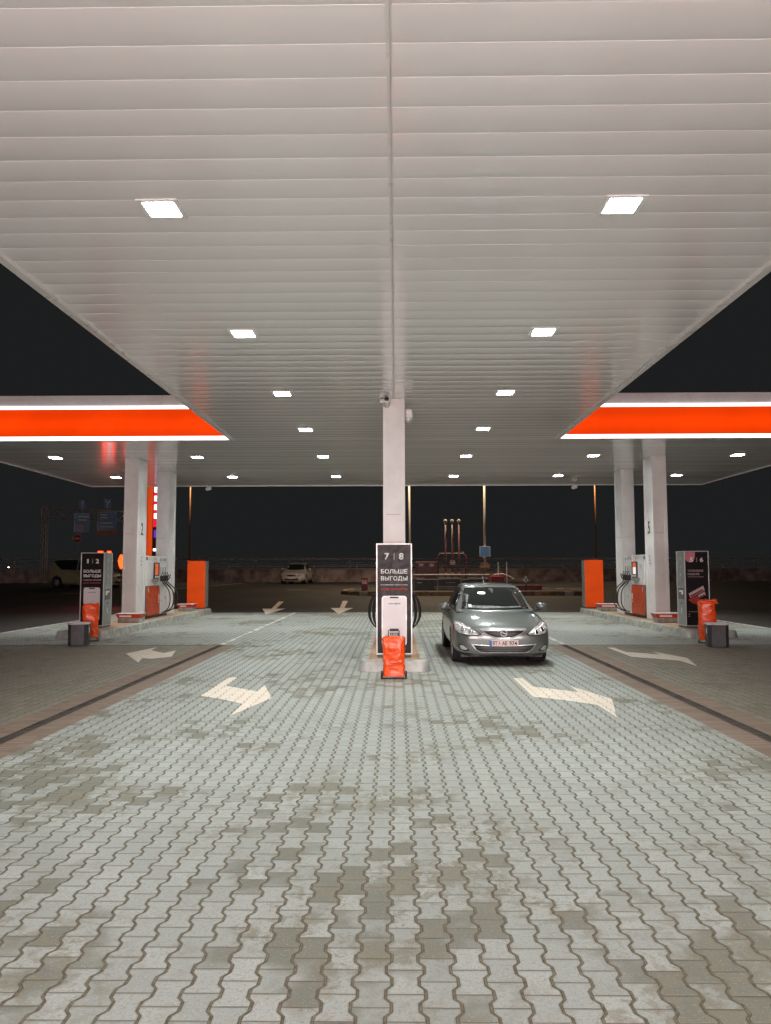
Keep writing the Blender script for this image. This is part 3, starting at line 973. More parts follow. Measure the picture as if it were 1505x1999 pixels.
tag(dp, 'fuel pump on left island, orange doors and orange reflection painted on display', 'fuel pump', 'fuel pumps between column pairs')
for (x, y, lab) in ((7.77, 23.38, 'fuel pump on right island, orange doors and white display'), (0, 15.56, 'fuel pump hidden behind black central pylon, hoses looping out')):
    c = copy_tree(dp); c.location = (x, y, IZ); tag(c, lab, 'fuel pump')

# ------------------------------------------------------------------ blocks with red caps at the column feet
def red_block(label, x, y, L=.62, rz=0):
    t = thing('concrete_block', label, 'block', (x, y, IZ), rz, 'concrete blocks with red caps')
    m = MB(); m.box(-L / 2, L / 2, -.2, .2, 0, .13); m.build('block', M['kerb'], t, bevel=.01)
    m = MB(); m.prism([(-L / 2, -.2), (L / 2, -.2), (L / 2, .2), (-L / 2, .2)], .131, .245, None, [(-L / 2 - .05, -.235), (L / 2 + .05, -.235), (L / 2 + .05, .235), (-L / 2 - .05, .235)]); c = m.build('red_cap', M['red_paint'], t)
    m = MB(); m.box(-L / 2 - .055, L / 2 + .055, -.24, .24, .246, .262); m.build('white_rim', M['bin_lid'], c)
    m = MB(); m.box(-L / 2 + .06, L / 2 - .22, -.231, -.223, .16, .21); m.build('cap_marks', M['letter_white'], c)
red_block('concrete block with red cap between left column and 1 and 2 pylon', -SX + .10, 22.05)
red_block('concrete block with red cap between right column and 5 and 6 pylon', SX - .05, 21.85)
red_block('concrete block with red cap before the right orange back board', SX - .06, 27.6, .75)
red_block('low red capped block before the left orange back board', -SX + .12, 27.9, .5)

# ------------------------------------------------------------------ covered trolleys and bins
def cover_mesh(w, d, h, seed, puff=.02, top=.72):
    """a loose vinyl cover: rounded box with sharp creases and sagging folds"""
    m = MB()
    nz_, N = 46, 96
    def prof(u):
        a = u * 2 * PI
        c, s = math.cos(a), math.sin(a)
        e = .42
        return (math.copysign(abs(c) ** e, c) * w / 2, math.copysign(abs(s) ** e, s) * d / 2)
    def crease(q):
        a = 1 - abs(noise.noise(q)) * 2.0
        b = 1 - abs(noise.noise(q * 1.9 + Vector((7, 3, 1)))) * 2.0
        return max(0, a) ** 3 * .65 + max(0, b) ** 4 * .4
    rings = []
    for k in range(nz_ + 1):
        t = k / nz_
        sc = 1.0 - .05 * (1 - t) + .02 * math.sin(t * 7 + seed)
        if t > .955: sc *= 1 - (t - .955) * 4.5
        ring = []
        for i in range(N):
            x, y = prof(i / N)
            q = Vector((x * 7 + seed, y * 7, t * h * 5 + x * 3))
            dn = crease(q) * puff * .9 + noise.noise(q * .55) * puff * .9 - puff * .4
            n = Vector((x, y, 0)).normalized()
            z = t * h + (noise.noise(Vector((x * 9, y * 9, seed))) * .022 if t > .85 else 0)
            ring.append((x * sc + n.x * dn, y * sc + n.y * dn, z))
        rings.append(m.verts(ring))
    for u, v in zip(rings, rings[1:]):
        for i in range(N): m.face([u[i], u[(i + 1) % N], v[(i + 1) % N], v[i]])
    m.face(rings[0][::-1])
    tip = m.bm.verts.new((0, 0, h + .004))
    for i in range(N): m.face([rings[-1][i], rings[-1][(i + 1) % N], tip])
    return m
def trolley(label, x, y, h, w, rz, seed, wheels=.05, z0=.04, handle=True, flaps=False):
    t = thing('covered_trolley', label, 'trolley', (x, y, 0), rz, 'orange covered fire extinguisher trolleys')
    c = cover_mesh(w, .26, h - z0, seed).build('cover', M['vinyl'], t, smooth=True)
    c.location.z = z0
    if flaps:
        m = MB()
        for a0, a1, L in ((.2, 1.0, .20), (1.2, 2.0, .16), (-.6, .1, .14), (2.3, 3.0, .2)):
            p = [(w * .3 * math.cos(a0), .1 * math.sin(a0), h - .06), (w * .3 * math.cos(a1), .1 * math.sin(a1), h - .05),
                 (w * .55 * math.cos((a0 + a1) / 2), .16 * math.sin((a0 + a1) / 2) - .05, h + .03), (w * .62 * math.cos(a0), -.14, h - L * .4)]
            m.poly(p)
        f = m.build('tie_flaps', M['vinyl'], t, smooth=True); f.modifiers.new('s', 'SOLIDIFY').thickness = .008
    if handle:
        m = MB()
        m.tube([(-.085, .02, h - .06), (-.085, .02, h + .085), (-.07, .02, h + .10), (.07, .02, h + .10), (.085, .02, h + .085), (.085, .02, h - .06)], .008)
        m.build('handle', M['black_plastic'], t, smooth=True)
    m = MB()
    m.tube([(-w / 2 - .02, -.10, .012), (-w / 2 + .02, -.10, .10), (-w / 2 + .03, .05, .30)], .010)
    m.tube([(w / 2 + .02, -.10, .012), (w / 2 - .02, -.10, .10), (w / 2 - .03, .05, .30)], .010)
    m.tube([(-w / 2 - .02, -.10, .014), (w / 2 + .02, -.10, .014)], .012)
    m.build('base_frame', M['black_plastic'], t)
    for s in (-1, 1):
        m = MB(); m.lathe([(wheels * .4, -.014), (wheels, -.016), (wheels, .016), (wheels * .4, .014)], 20, Matrix.Translation((s * (w / 2 + .01), .10, wheels + .003)) @ Matrix.Rotation(R(90), 4, 'Y'))
        wh = m.build('wheel', M['black_rubber'] if wheels < .08 else M['wheel_grey'], t, smooth=False)
    return t
M['wheel_grey'] = simple('dusty grey wheel', (.30, .22, .20), .6, 0, .2, 9)
trolley('crumpled orange cover over small trolley before the 7 and 8 pylon', -.005, 12.12, .645, .36, 0, 3.1)
trolley('tall orange covered trolley with grey wheels behind the left bin', -7.25, 18.35, .88, .36, R(14), 8.4, .13, .10, False, True)
trolley('tall orange covered trolley tied at the top behind right bin', 7.12, 17.75, .98, .38, R(-12), 5.7, .12, .08, False, True)

def bin_(label, x, y, rz, s):
    t = thing('waste_bin', label, 'bin', (x, y, 0), rz, 'dark waste bins with pale lids')
    a, c = .21, .07
    o = [(-a + c, -a), (a - c, -a), (a, -a + c), (a, a - c), (a - c, a), (-a + c, a), (-a, a - c), (-a, -a + c)]
    m = MB(); m.prism(o, .012, .475, None, [(p[0] * 1.03, p[1] * 1.03) for p in o]); m.build('body', M['bin_body'], t, bevel=.008)
    m = MB(); m.prism([(p[0] * 1.09, p[1] * 1.09) for p in o], .478, .512); m.build('lid', M['bin_lid'], t, bevel=.006)
    m = MB(); m.prism([(p[0] * .9, p[1] * .9) for p in o], 0, .014); m.build('foot', M['black_rubber'], t)
    m = MB(); m.lathe([(.045, 0), (.045, .004)], 18, Matrix.Translation((s * a * 1.02, -.02, .34)) @ Matrix.Rotation(R(90) * s, 4, 'Y') @ Matrix.Diagonal((1.5, .8, 1, 1)))
    m.build('emblem', M['letter_white'], t)
bin_('dark waste bin with pale lid in front of the 1 and 2 pylon', -7.10, 17.35, R(12), 1)
bin_('dark waste bin with pinkish lid in front of the 5 and 6 pylon', 7.00, 16.95, R(-10), -1)

# ------------------------------------------------------------------ cars
def patch(name, outline2, bvh, mode, mat, parent, off=.004, cuts=4, thick=.006):
    """outline drawn in front view (x,z), side view (y,z) or top view (x,y), laid on the body surface"""
    tris = tessellate_polygon([[Vector((a, b, 0)) for a, b in outline2]])
    bm = bmesh.new()
    vs = [bm.verts.new((a, b, 0)) for a, b in outline2]
    for tr in tris:
        try: bm.faces.new([vs[i] for i in tr])
        except ValueError: pass
    bmesh.ops.subdivide_edges(bm, edges=bm.edges[:], cuts=cuts, use_grid_fill=True)
    bm.verts.ensure_lookup_table()
    for v in bm.verts:
        a, b = v.co.x, v.co.y
        if mode == 'front': o, d = Vector((a, -3, b)), Vector((0, 1, 0))
        elif mode == 'rear': o, d = Vector((a, 9, b)), Vector((0, -1, 0))
        elif mode == 'left': o, d = Vector((-4, a, b)), Vector((1, 0, 0))
        elif mode == 'right': o, d = Vector((4, a, b)), Vector((-1, 0, 0))
        else: o, d = Vector((a, b, 5)), Vector((0, 0, -1))
        hit, nrm, _, _ = bvh.ray_cast(o, d)
        if hit is None:
            hit, nrm, _, _ = bvh.find_nearest(o + d * (3.3 if mode == 'front' else 3.2))
        if nrm.dot(d) > 0: nrm = -nrm
        v.co = hit + nrm * off
    bmesh.ops.recalc_face_normals(bm, faces=bm.faces[:])
    me = bpy.data.meshes.new(name); bm.to_mesh(me); bm.free()
    me.materials.append(mat)
    for p in me.polygons: p.use_smooth = True
    o = link(bpy.data.objects.new(name, me)); o.parent = parent
    if thick:
        s = o.modifiers.new('s', 'SOLIDIFY'); s.thickness = thick; s.offset = 0
    return o

def loft(stations, profile):
    m = MB(); rings = []
    for st in stations:
        half = profile(*st[1:])
        ring = [(x, st[0], z) for x, z in half] + [(-x, st[0], z) for x, z in half[-2:0:-1]]
        rings.append(m.verts(ring))
    n = len(rings[0])
    for u, w in zip(rings, rings[1:]):
        for i in range(n): m.face([u[i], u[(i + 1) % n], w[(i + 1) % n], w[i]])
    m.face(rings[0][::-1]); m.face(rings[-1])
    return m

def car(name, label, cat, paint, roof, detail=True, k_len=1.0, k_w=1.0):
    t = thing(name, label, cat)
    def prof(zb, wb, ws, zs, wsh, zsh, wt, zt):
        return [(0, zb), (wb * .6, zb), (wb, zb + .01), (ws * .985, zb + .13), (ws, zs), ((ws + wsh) / 2 + .008, (zs + zsh) / 2 + .03), (wsh, zsh), (wt, (zsh * .35 + zt * .65)), (wt * .5, zt - .004), (0, zt)]
    st = [(0.00, .20, .50, .56, .42, .55, .56, .42, .635),
          (0.05, .18, .64, .735, .42, .71, .60, .54, .69),
          (0.16, .17, .73, .85, .43, .815, .655, .62, .755),
          (0.36, .17, .77, .905, .46, .87, .73, .68, .82),
          (0.66, .17, .79, .92, .52, .885, .81, .70, .885),
          (1.00, .17, .79, .907, .55, .87, .87, .70, .945),
          (1.30, .17, .79, .907, .57, .875, .91, .72, .985),
          (2.20, .17, .79, .907, .58, .875, .94, .74, 1.0),
          (3.20, .17, .79, .907, .60, .875, .965, .74, 1.02),
          (3.85, .18, .77, .895, .62, .85, .985, .70, 1.02),
          (4.18, .22, .70, .85, .62, .80, .97, .62, 1.0),
          (4.38, .30, .60, .74, .60, .70, .88, .52, .92)]
    st = [(a * k_len, *r) for a, *r in st]
    tmp = loft(st, prof).build('tmp_body', paint, None, smooth=True, sub=2)
    cut = MB()
    WY = (.86 * k_len, (.86 + 2.685) * k_len)
    for y in WY:
        for s in (-1, 1):
            cut.lathe([(.365, -.16), (.365, .16)], 32, Matrix.Translation((s * .80, y, .325)) @ Matrix.Rotation(R(90), 4, 'Y'))
    cu = cut.build('tmp_cut', M['black_plastic'])
    b = tmp.modifiers.new('b', 'BOOLEAN'); b.operation = 'DIFFERENCE'; b.object = cu; b.solver = 'EXACT'
    bpy.context.view_layer.update()
    dg = bpy.context.evaluated_depsgraph_get()
    me = bpy.data.meshes.new_from_object(tmp.evaluated_get(dg))
    bpy.data.objects.remove(tmp); bpy.data.objects.remove(cu)
    body = link(bpy.data.objects.new('body', me)); body.parent = t
    me.materials.clear(); me.materials.append(paint)
    es = body.modifiers.new('e', 'EDGE_SPLIT'); es.split_angle = R(45)
    bv = BVHTree.FromPolygons([v.co.copy() for v in me.vertices], [tuple(p.vertices) for p in me.polygons])
    # cabin
    def gprof(zt, wb, wt):
        return [(0, .86), (wb * .97, .86), (wb, .95), (wb + (wt - wb) * .5, .95 + (zt - .95) * .5), (wt, zt - .055), (wt - .05, zt - .018), (wt * .55, zt - .004), (0, zt)]
    rs = [(a * k_len, *r) for a, *r in roof]
    gb = loft(rs, gprof).build('tmp_cab', paint, None, smooth=True, sub=2)
    bpy.context.view_layer.update()
    dg = bpy.context.evaluated_depsgraph_get()
    me2 = bpy.data.meshes.new_from_object(gb.evaluated_get(dg))
    bpy.data.objects.remove(gb)
    cab = link(bpy.data.objects.new('roof', me2)); cab.parent = t
    gv = BVHTree.FromPolygons([v.co.copy() for v in me2.vertices], [tuple(p.vertices) for p in me2.polygons])
    zt = max(v.co.z for v in me2.vertices)
    # glass
    ztp = zt - .105
    P = patch('windscreen', [(-.665, 1.0), (-.35, .985), (0, .98), (.35, .985), (.665, 1.0), (.60, ztp - .12), (.545, ztp - .005), (.28, ztp + .015), (0, ztp + .022), (-.28, ztp + .015), (-.545, ztp - .005), (-.60, ztp - .12)], gv, 'front', M['glass'], t, .005)
    patch('rear_window', [(-.60, 1.06), (.60, 1.06), (.50, zt - .13), (-.50, zt - .13)], gv, 'rear', M['glass'], t, .005)
    yf = next(r[0] for r in rs if r[1] > zt - .13); yr = [r[0] for r in rs if r[1] > zt - .16][-1]
    y0 = rs[1][0]
    for sd in ('left', 'right'):
        patch('side_window', [(y0 + .28, .985), (2.22 * k_len, .99), (2.22 * k_len, zt - .10), (yf + .16, zt - .105), (yf - .10, zt - .17)], gv, sd, M['glass'], t, .005)
        patch('side_window', [(2.30 * k_len, .99), (3.30 * k_len, 1.03), (yr - .05, zt - .17), (yr - .35, zt - .105), (2.30 * k_len, zt - .10)], gv, sd, M['glass'], t, .005)
        if detail:
            sg = -1 if sd == 'left' else 1
            for yy in (1.25, 2.26, 3.25):
                patch('door_gap', [(yy * k_len, .32), ((yy + .012) * k_len, .32), ((yy + .03) * k_len, .90), ((yy + .018) * k_len, .90)], bv, sd, M['groove'], t, .002, 4, .002)
        for yy in (2.05, 3.0):
            patch('door_handle', [(yy * k_len, .80), ((yy + .17) * k_len, .80), ((yy + .17) * k_len, .835), (yy * k_len, .835)], bv, sd, M['chrome'] if not detail else paint, t, .018, 2, .02)
    # wheels
    for y in WY:
        for s in (-1, 1):
            Mx = Matrix.Translation((s * .79, y, .318)) @ Matrix.Rotation(R(90) * s, 4, 'Y')
            m = MB(); m.lathe([(.20, -.10), (.29, -.105), (.315, -.085), (.318, -.05), (.318, .05), (.315, .085), (.29, .105), (.215, .10), (.205, .07)], 36, Mx)
            w = m.build('wheel', M['tyre'], t, smooth=True)
            m = MB(); m.lathe([(.05, .085), (.20, .060), (.213, .092), (.213, .06), (.205, -.02)], 30, Mx)
            for k in range(7):
                a = k * 2 * PI / 7
                m.box(-.018, .018, .02, .205, .066, .098, Mx @ Matrix.Rotation(a, 4, 'Z'))
            m.build('rim', M['rim'], w)
            m = MB(); m.lathe([(.362, -.16), (.362, .05)], 28, Matrix.Translation((s * .745, y, .326)) @ Matrix.Rotation(R(90) * s, 4, 'Y'))
            bmesh.ops.delete(m.bm, geom=[f for f in m.bm.faces if len(f.verts) > 4 and abs(f.calc_center_median().x) > .78], context='FACES')
            m.build('wheel_arch', M['black_plastic'], t)
    # mirrors
    for s in (-1, 1):
        m = MB(); Mx = Matrix.Translation((s * 1.0, 1.50 * k_len, 1.03))
        m.lathe([(.02, -.09), (.075, -.075), (.105, -.02), (.10, .03), (.06, .07), (.02, .078)], 20, Mx @ Matrix.Rotation(R(8) * s, 4, 'Y') @ Matrix.Diagonal((1.12, .75, .95, 1)))
        mi = m.build('side_mirror', paint, t, smooth=True)
        m = MB(); m.tube([(s * .86, 1.50 * k_len, .965), (s * .95, 1.50 * k_len, .985)], .028); m.build('mirror_arm', M['black_plastic'], mi)
    # front end
    for s in (-1, 1):
        hl = [(.875, .775), (.80, .795), (.70, .755), (.58, .69), (.44, .595), (.50, .575), (.66, .575), (.80, .605), (.865, .66)]
        outer = [(.885, .79), (.79, .812), (.69, .772), (.57, .705), (.41, .59), (.49, .56), (.665, .56), (.81, .59), (.885, .65)]
        patch('headlight_surround', [(s * a, b_) for a, b_ in outer], bv, 'front', M['black_plastic'], t, .002, 3, .004)
        h = patch('headlight', [(s * a, b_) for a, b_ in hl], bv, 'front', M['lens'], t, .007, 4, .008)
        if detail:
            for cx, cz, r in ((.73, .67, .045), (.60, .625, .036)):
                pts = [(s * (cx + r * math.cos(a)), cz + r * math.sin(a)) for a in [2 * PI * i / 14 for i in range(14)]]
                patch('lamp_bowl', pts, bv, 'front', M['chrome'], h, .012, 2, .004)
            br = [(s * a, b_) for a, b_ in ((.84, .755), (.80, .765), (.62, .675), (.60, .66))]
            patch('lamp_brow', br, bv, 'front', M['letter_white'], h, .012, 2, .004)
        fg = [(.82, .40), (.76, .405), (.63, .315), (.64, .285), (.72, .28), (.80, .31)]
        patch('fog_recess', [(s * a, b_) for a, b_ in fg], bv, 'front', M['black_plastic'], t, .003, 3, .004)
        f2 = [(.79, .385), (.745, .385), (.665, .325), (.68, .305), (.745, .305), (.785, .33)]
        patch('fog_lamp', [(s * a, b_) for a, b_ in f2], bv, 'front', M['lens'], t, .010, 3, .006)
        if detail:
            cr = [(.845, .345), (.80, .29), (.70, .262), (.60, .262), (.60, .272), (.70, .274), (.79, .302), (.835, .35)]
            patch('fog_trim', [(s * a, b_) for a, b_ in cr], bv, 'front', M['chrome'], t, .010, 3, .006)
    def sm(ax, zt0, zb0, n=10):
        """smile shape: straight top at zt0, curved bottom to zb0"""
        top = [(-ax + 2 * ax * i / n, zt0) for i in range(n + 1)]
        bot = [(ax - 2 * ax * i / n, zb0 + (zt0 - .012 - zb0) * abs(1 - 2 * i / n) ** 2.4) for i in range(n + 1)]
        return top + bot
    patch('grille_frame', sm(.42, .678, .505), bv, 'front', M['bright_trim'], t, .004, 3, .010)
    patch('grille', sm(.36, .645, .53), bv, 'front', M['black_plastic'], t, .012, 3, .006)
    if detail:
        for z in (.575, .60):
            patch('grille_slat', [(-.26 + (.60 - z) * 2, z), (.26 - (.60 - z) * 2, z), (.26 - (.60 - z) * 2, z + .006), (-.26 + (.60 - z) * 2, z + .006)], bv, 'front', M['groove'], t, .018, 2, .004)
        patch('grille_bar', [(-.40, .676), (.40, .676), (.39, .647), (-.39, .640)], bv, 'front', M['bright_trim'], t, .020, 3, .012)
        hit = bv.ray_cast(Vector((0, -2, .612)), Vector((0, 1, 0)))[0]
        Mx = Matrix.Translation((0, hit.y - .03, .612)) @ Matrix.Rotation(R(90), 4, 'X')
        m = MB()
        N = 32; rr_ = []
        for q in range(N):
            a = 2 * PI * q / N
            rr_.append([Mx @ Vector((math.cos(a) * (.055 + .0085 * math.cos(b_)), math.sin(a) * (.055 + .0085 * math.cos(b_)), .0085 * math.sin(b_))) for b_ in [2 * PI * e / 8 for e in range(8)]])
        rr_ = [m.verts(r_) for r_ in rr_]
        for q in range(N):
            for e in range(8): m.face([rr_[q][e], rr_[(q + 1) % N][e], rr_[(q + 1) % N][(e + 1) % 8], rr_[q][(e + 1) % 8]])
        m.prism([(-.078, .010), (-.005, .014), (-.020, -.002), (.078, -.010), (.005, -.014), (.020, .002)], -.004, .006, Mx)
        m.build('badge', M['bright_trim'], t, smooth=False)
        m = MB(); m.lathe([(.05, -.006), (.05, -.003)], 24, Mx); m.build('badge_disc', M['black_plastic'], t)
    patch('lower_grille_trim', [(-.60, .415), (-.57, .415), (0, .372), (.57, .415), (.60, .415), (.52, .31), (.42, .252), (-.42, .252), (-.52, .31)], bv, 'front', M['bright_trim'], t, .003, 3, .006)
    patch('lower_grille', [(-.56, .395), (0, .365), (.56, .395), (.49, .31), (.40, .268), (-.40, .268), (-.49, .31)], bv, 'front', M['black_plastic'], t, .009, 3, .006)
    if detail:
        for z, a in ((.295, .42), (.325, .47), (.352, .50)):
            patch('lower_slat', [(-a, z), (a, z), (a, z + .007), (-a, z + .007)], bv, 'front', M['groove'], t, .016, 3, .004)
        patch('front_lip_shade', [(-.80, .27), (-.50, .236), (.50, .236), (.80, .27), (.78, .20), (.45, .185), (-.45, .185), (-.78, .20)], bv, 'front', M['black_plastic'], t, .006, 3, .008)  # black patch painting the shade on the lower bumper
    hit = bv.ray_cast(Vector((.0, -2, .43)), Vector((0, 1, 0)))[0]
    yp = hit.y - .022
    m = MB(); m.box(-.262, .262, yp, yp + .012, .375, .487); pl = m.build('number_plate', M['plate'], t, bevel=.003)
    if detail:
        m = MB(); m.box(-.262, -.222, yp - .0025, yp + .003, .378, .484); m.build('plate_band', M['plate_blue'], pl)
        text('plate_letters', 'BT', M['letter_black'], pl, (-.165, yp - .002, .431), .075, .085, 0, .012)
        text('plate_letters', 'AE', M['letter_black'], pl, (.01, yp - .002, .431), .075, .095, 0, .012)
        text('plate_letters', '974', M['letter_black'], pl, (.165, yp - .002, .431), .075, .14, 0, .012)
        m = MB(); m.lathe([(.014, 0), (.014, .003)], 12, Matrix.Translation((-.085, yp, .420)) @ Matrix.Rotation(R(90), 4, 'X')); m.lathe([(.012, 0), (.012, .003)], 12, Matrix.Translation((-.085, yp, .452)) @ Matrix.Rotation(R(90), 4, 'X')); m.build('plate_seal', M['letter_red'], pl)
        # bonnet gaps, wipers, dashboard things
        for s in (-1, 1):
            patch('bonnet_gap', [(s * .66, .30), (s * .668, .30), (s * .775, .75), (s * .79, 1.22), (s * .782, 1.22), (s * .767, .75)], bv, 'top', M['groove'], t, .0015, 4, .002)
        def on_glass(pts, r):
            q = []
            for x, z in pts:
                h_ = gv.ray_cast(Vector((x, -3, z)), Vector((0, 1, 0)))[0]
                q.append(h_ + Vector((0, -.018, .004)))
            m.tube(q, r, 6)
        m = MB(); on_glass([(-.06, 1.0), (.15, 1.005), (.35, 1.01), (.56, 1.018)], .011); m.build('wiper', M['black_plastic'], t)
        m = MB(); on_glass([(-.54, 1.012), (-.3, 1.0), (-.10, .995)], .011); m.build('wiper', M['black_plastic'], t)
        patch('dash_card', [(-.53, 1.02), (-.46, 1.015), (-.46, 1.075), (-.53, 1.08)], gv, 'front', M['sign_white'], P, .009, 1, .002)
        patch('dash_reflection', [(-.56, 1.005), (.56, 1.005), (.50, 1.045), (.2, 1.035), (-.1, 1.05), (-.5, 1.06)], gv, 'front', M['dash'], P, .007, 3, .002)  # pale strip laid on the glass, painting the dashboard's reflection
        patch('mirror_mount', [(-.05, ztp), (.05, ztp), (.03, ztp - .10), (-.03, ztp - .10)], gv, 'front', M['black_plastic'], P, .008, 1, .003)
        for z0 in (.16,):
            m = MB(); m.box(-.76, .76, .35, 4.1, .14, .20); m.build('underbody', M['black_plastic'], t)
        m = MB(); m.tube([(0, 3.0, zt - .02), (0, 3.18, zt + .13)], .006, 6); m.build('aerial', M['black_plastic'], t)
    for s in (-1, 1):
        patch('tail_light', [(s * .80, .98), (s * .60, .96), (s * .62, .80), (s * .82, .78)], bv, 'rear', M['sign_red'], t, .008, 3, .01)
    return t
HATCH = [(1.02, .955, .78, .70), (1.18, 1.05, .79, .69), (1.50, 1.245, .80, .65), (1.82, 1.40, .81, .625), (2.10, 1.475, .82, .60), (2.70, 1.505, .82, .60), (3.25, 1.475, .81, .585), (3.70, 1.375, .79, .57), (4.05, 1.19, .75, .57), (4.22, 1.03, .70, .60)]
SEDAN = [(1.10, .955, .78, .70), (1.26, 1.05, .79, .69), (1.55, 1.24, .80, .65), (1.88, 1.40, .81, .625), (2.15, 1.475, .82, .60), (2.65, 1.50, .82, .60), (3.05, 1.46, .80, .585), (3.45, 1.30, .77, .57), (3.75, 1.10, .72, .60), (3.9, 1.0, .70, .62)]
VAN = [(.85, .96, .78, .70), (1.0, 1.07, .79, .69), (1.25, 1.30, .81, .67), (1.52, 1.52, .83, .66), (1.85, 1.62, .84, .65), (2.7, 1.66, .84, .65), (3.6, 1.64, .84, .645), (4.02, 1.58, .82, .63), (4.20, 1.30, .80, .66), (4.28, 1.02, .78, .70)]
c1 = car('hatchback_car', 'grey green hatchback car parked right of the central pump', 'car', M['car_grey'], HATCH)
c1.location = (1.905, 13.52, 0); c1.scale = (.95, 1, .945)
c2 = car('sedan_car', 'white sedan parked on the dark asphalt before the concrete wall', 'car', M['car_white'], SEDAN, False, .98, 1)
c2.location = (-7.3, 54.0, gz(54)); c2.rotation_euler.z = R(-4)
c3 = car('estate_van', 'olive green van standing on the asphalt behind the left pylon', 'car', M['car_olive'], VAN, False, 1.0, 1)
c3.scale = (1.08, 1.08, 1.12); c3.location = (-17.0, 47.4, gz(47)); c3.rotation_euler.z = R(76)

# ------------------------------------------------------------------ far background
def wall_y(x): return 62 + .08 * x
w = thing('concrete_wall', 'long low stained concrete wall across the background', 'wall', (0, 62, .6))
m = MB()
for k in range(-14, 22):
    x0, x1 = k * 3.0, k * 3.0 + 2.98
    m.prism([(x0, wall_y(x0) - 62), (x1, wall_y(x1) - 62), (x1, wall_y(x1) - 61.7), (x0, wall_y(x0) - 61.7)], 0, .98)
m.build('wall_panels', M['concrete'], w)
m = MB(); m.prism([(-42, wall_y(-42) - 62.05), (66, wall_y(66) - 62.05), (66, wall_y(66) - 61.6), (-42, wall_y(-42) - 61.6)], .985, 1.06); m.build('wall_coping', M['concrete'], w)
def guard(label, off, z0, rails, step, ph, x0=-44, x1=66):
    t = thing('guard_rail', label, 'railing', (0, 62 + off, z0))
    m = MB()
    for z, h in rails:
        m.prism([(x0, .08 * x0), (x1, .08 * x1), (x1, .08 * x1 + .06), (x0, .08 * x0 + .06)], z, z + h)
    m.build('rail', M['galv'], t)
    x = x0
    while x < x1:
        m = MB(); m.box(x, x + .10, .08 * x + .07, .08 * x + .18, 0, ph); m.build('post', M['galv'], t)
        x += step
guard('lower galvanised guard rail just above the concrete wall', .6, 1.5, [(.18, .06), (.40, .05)], 3.4, .48)
guard('upper galvanised guard rail of the road behind the wall', 4.5, 1.6, [(.45, .05), (.62, .05), (.90, .12)], 4.0, 1.0)
g = MB(); g.box(-60, 90, 67.5, 150, .5, 1.62)
tag(g.build('road_embankment', M['asphalt']), 'raised dark road embankment behind the wall', 'embankment', kind='structure')

def lamp_post(label, x, y, z0, mat, h, arm, power):
    t = thing('street_lamp', label, 'street lamp', (x, y, z0))
    m = MB(); m.tube([(0, 0, 0), (0, 0, h * .55), (0, 0, h)], .085, 12, .05); m.build('pole', mat, t, smooth=True)
    m = MB(); m.lathe([(.15, 0), (.15, .03), (.115, .04), (.108, .5), (.10, .52)], 14); m.build('foot', M['galv'], t)
    m = MB(); m.tube([(0, 0, h - .1), (0, arm * .4, h + .15), (0, arm, h + .2)], .045, 8); m.build('arm', mat, t)
    m = MB(); m.box(-.16, .16, arm - .1, arm + .6, h + .15, h + .27); hd = m.build('lamp_head', M['galv'], t, bevel=.03)
    m = MB(); m.box(-.12, .12, arm, arm + .5, h + .125, h + .149); m.build('lamp_lens', M['street_lamp'], hd)
    L = bpy.data.lights.new('street_beam', 'SPOT'); L.energy = power; L.color = (1.0, .77, .53); L.spot_size = R(150); L.spot_blend = .6; L.shadow_soft_size = .15
    o = link(bpy.data.objects.new('street_beam', L)); o.parent = t; o.location = (0, arm + .2, h + .08)
lamp_post('street lamp post tinted with orange light at left behind the guard rail', -18.4, 68.4, 1.62, M['pole_orange_lit'], 9.5, -1.2, 1700)
lamp_post('street lamp post tinted with orange light above the right orange back board', 17.75, 68.4, 1.62, M['pole_orange_lit'], 9.5, -1.2, 1700)
lamp_post('pale street lamp post carrying the blue square sign', 5.25, 45.2, gz(45.2), M['pole'], 9.0, -1.2, 3000)
lamp_post('pale street lamp post just right of the central column', .85, 47.0, gz(47), M['pole'], 9.0, -1.2, 3000)
# signs on the pale post
t = thing('square_sign', 'blue square road sign with white rim behind the grey car', 'sign', (5.22, 44.95, 2.1))
m = MB(); m.box(-.31, .31, 0, .012, .30, .90); m.build('sign_rim', M['sign_white'], t)
m = MB(); m.box(-.28, .28, -.003, 0, .33, .87); m.build('sign_face', M['sign_blue'], t)
m = MB(); m.tube([(0, .14, .2), (0, .14, .95)], .11, 10); m.build('clamp', M['galv'], t)
t = thing('round_sign', 'round brown sign back under the blue square sign', 'sign', (5.22, 44.95, 1.4))
m = MB(); m.lathe([(.30, 0), (.30, .015)], 28, Matrix.Translation((-.02, 0, .40)) @ Matrix.Rotation(R(90), 4, 'X')); m.build('sign_disc', M['sign_brown'], t)
m = MB(); m.box(-.28, .26, -.04, -.018, .38, .42); m.box(-.03, -.0, -.04, -.018, .14, .66); m.build('back_brace', M['galv'], t)

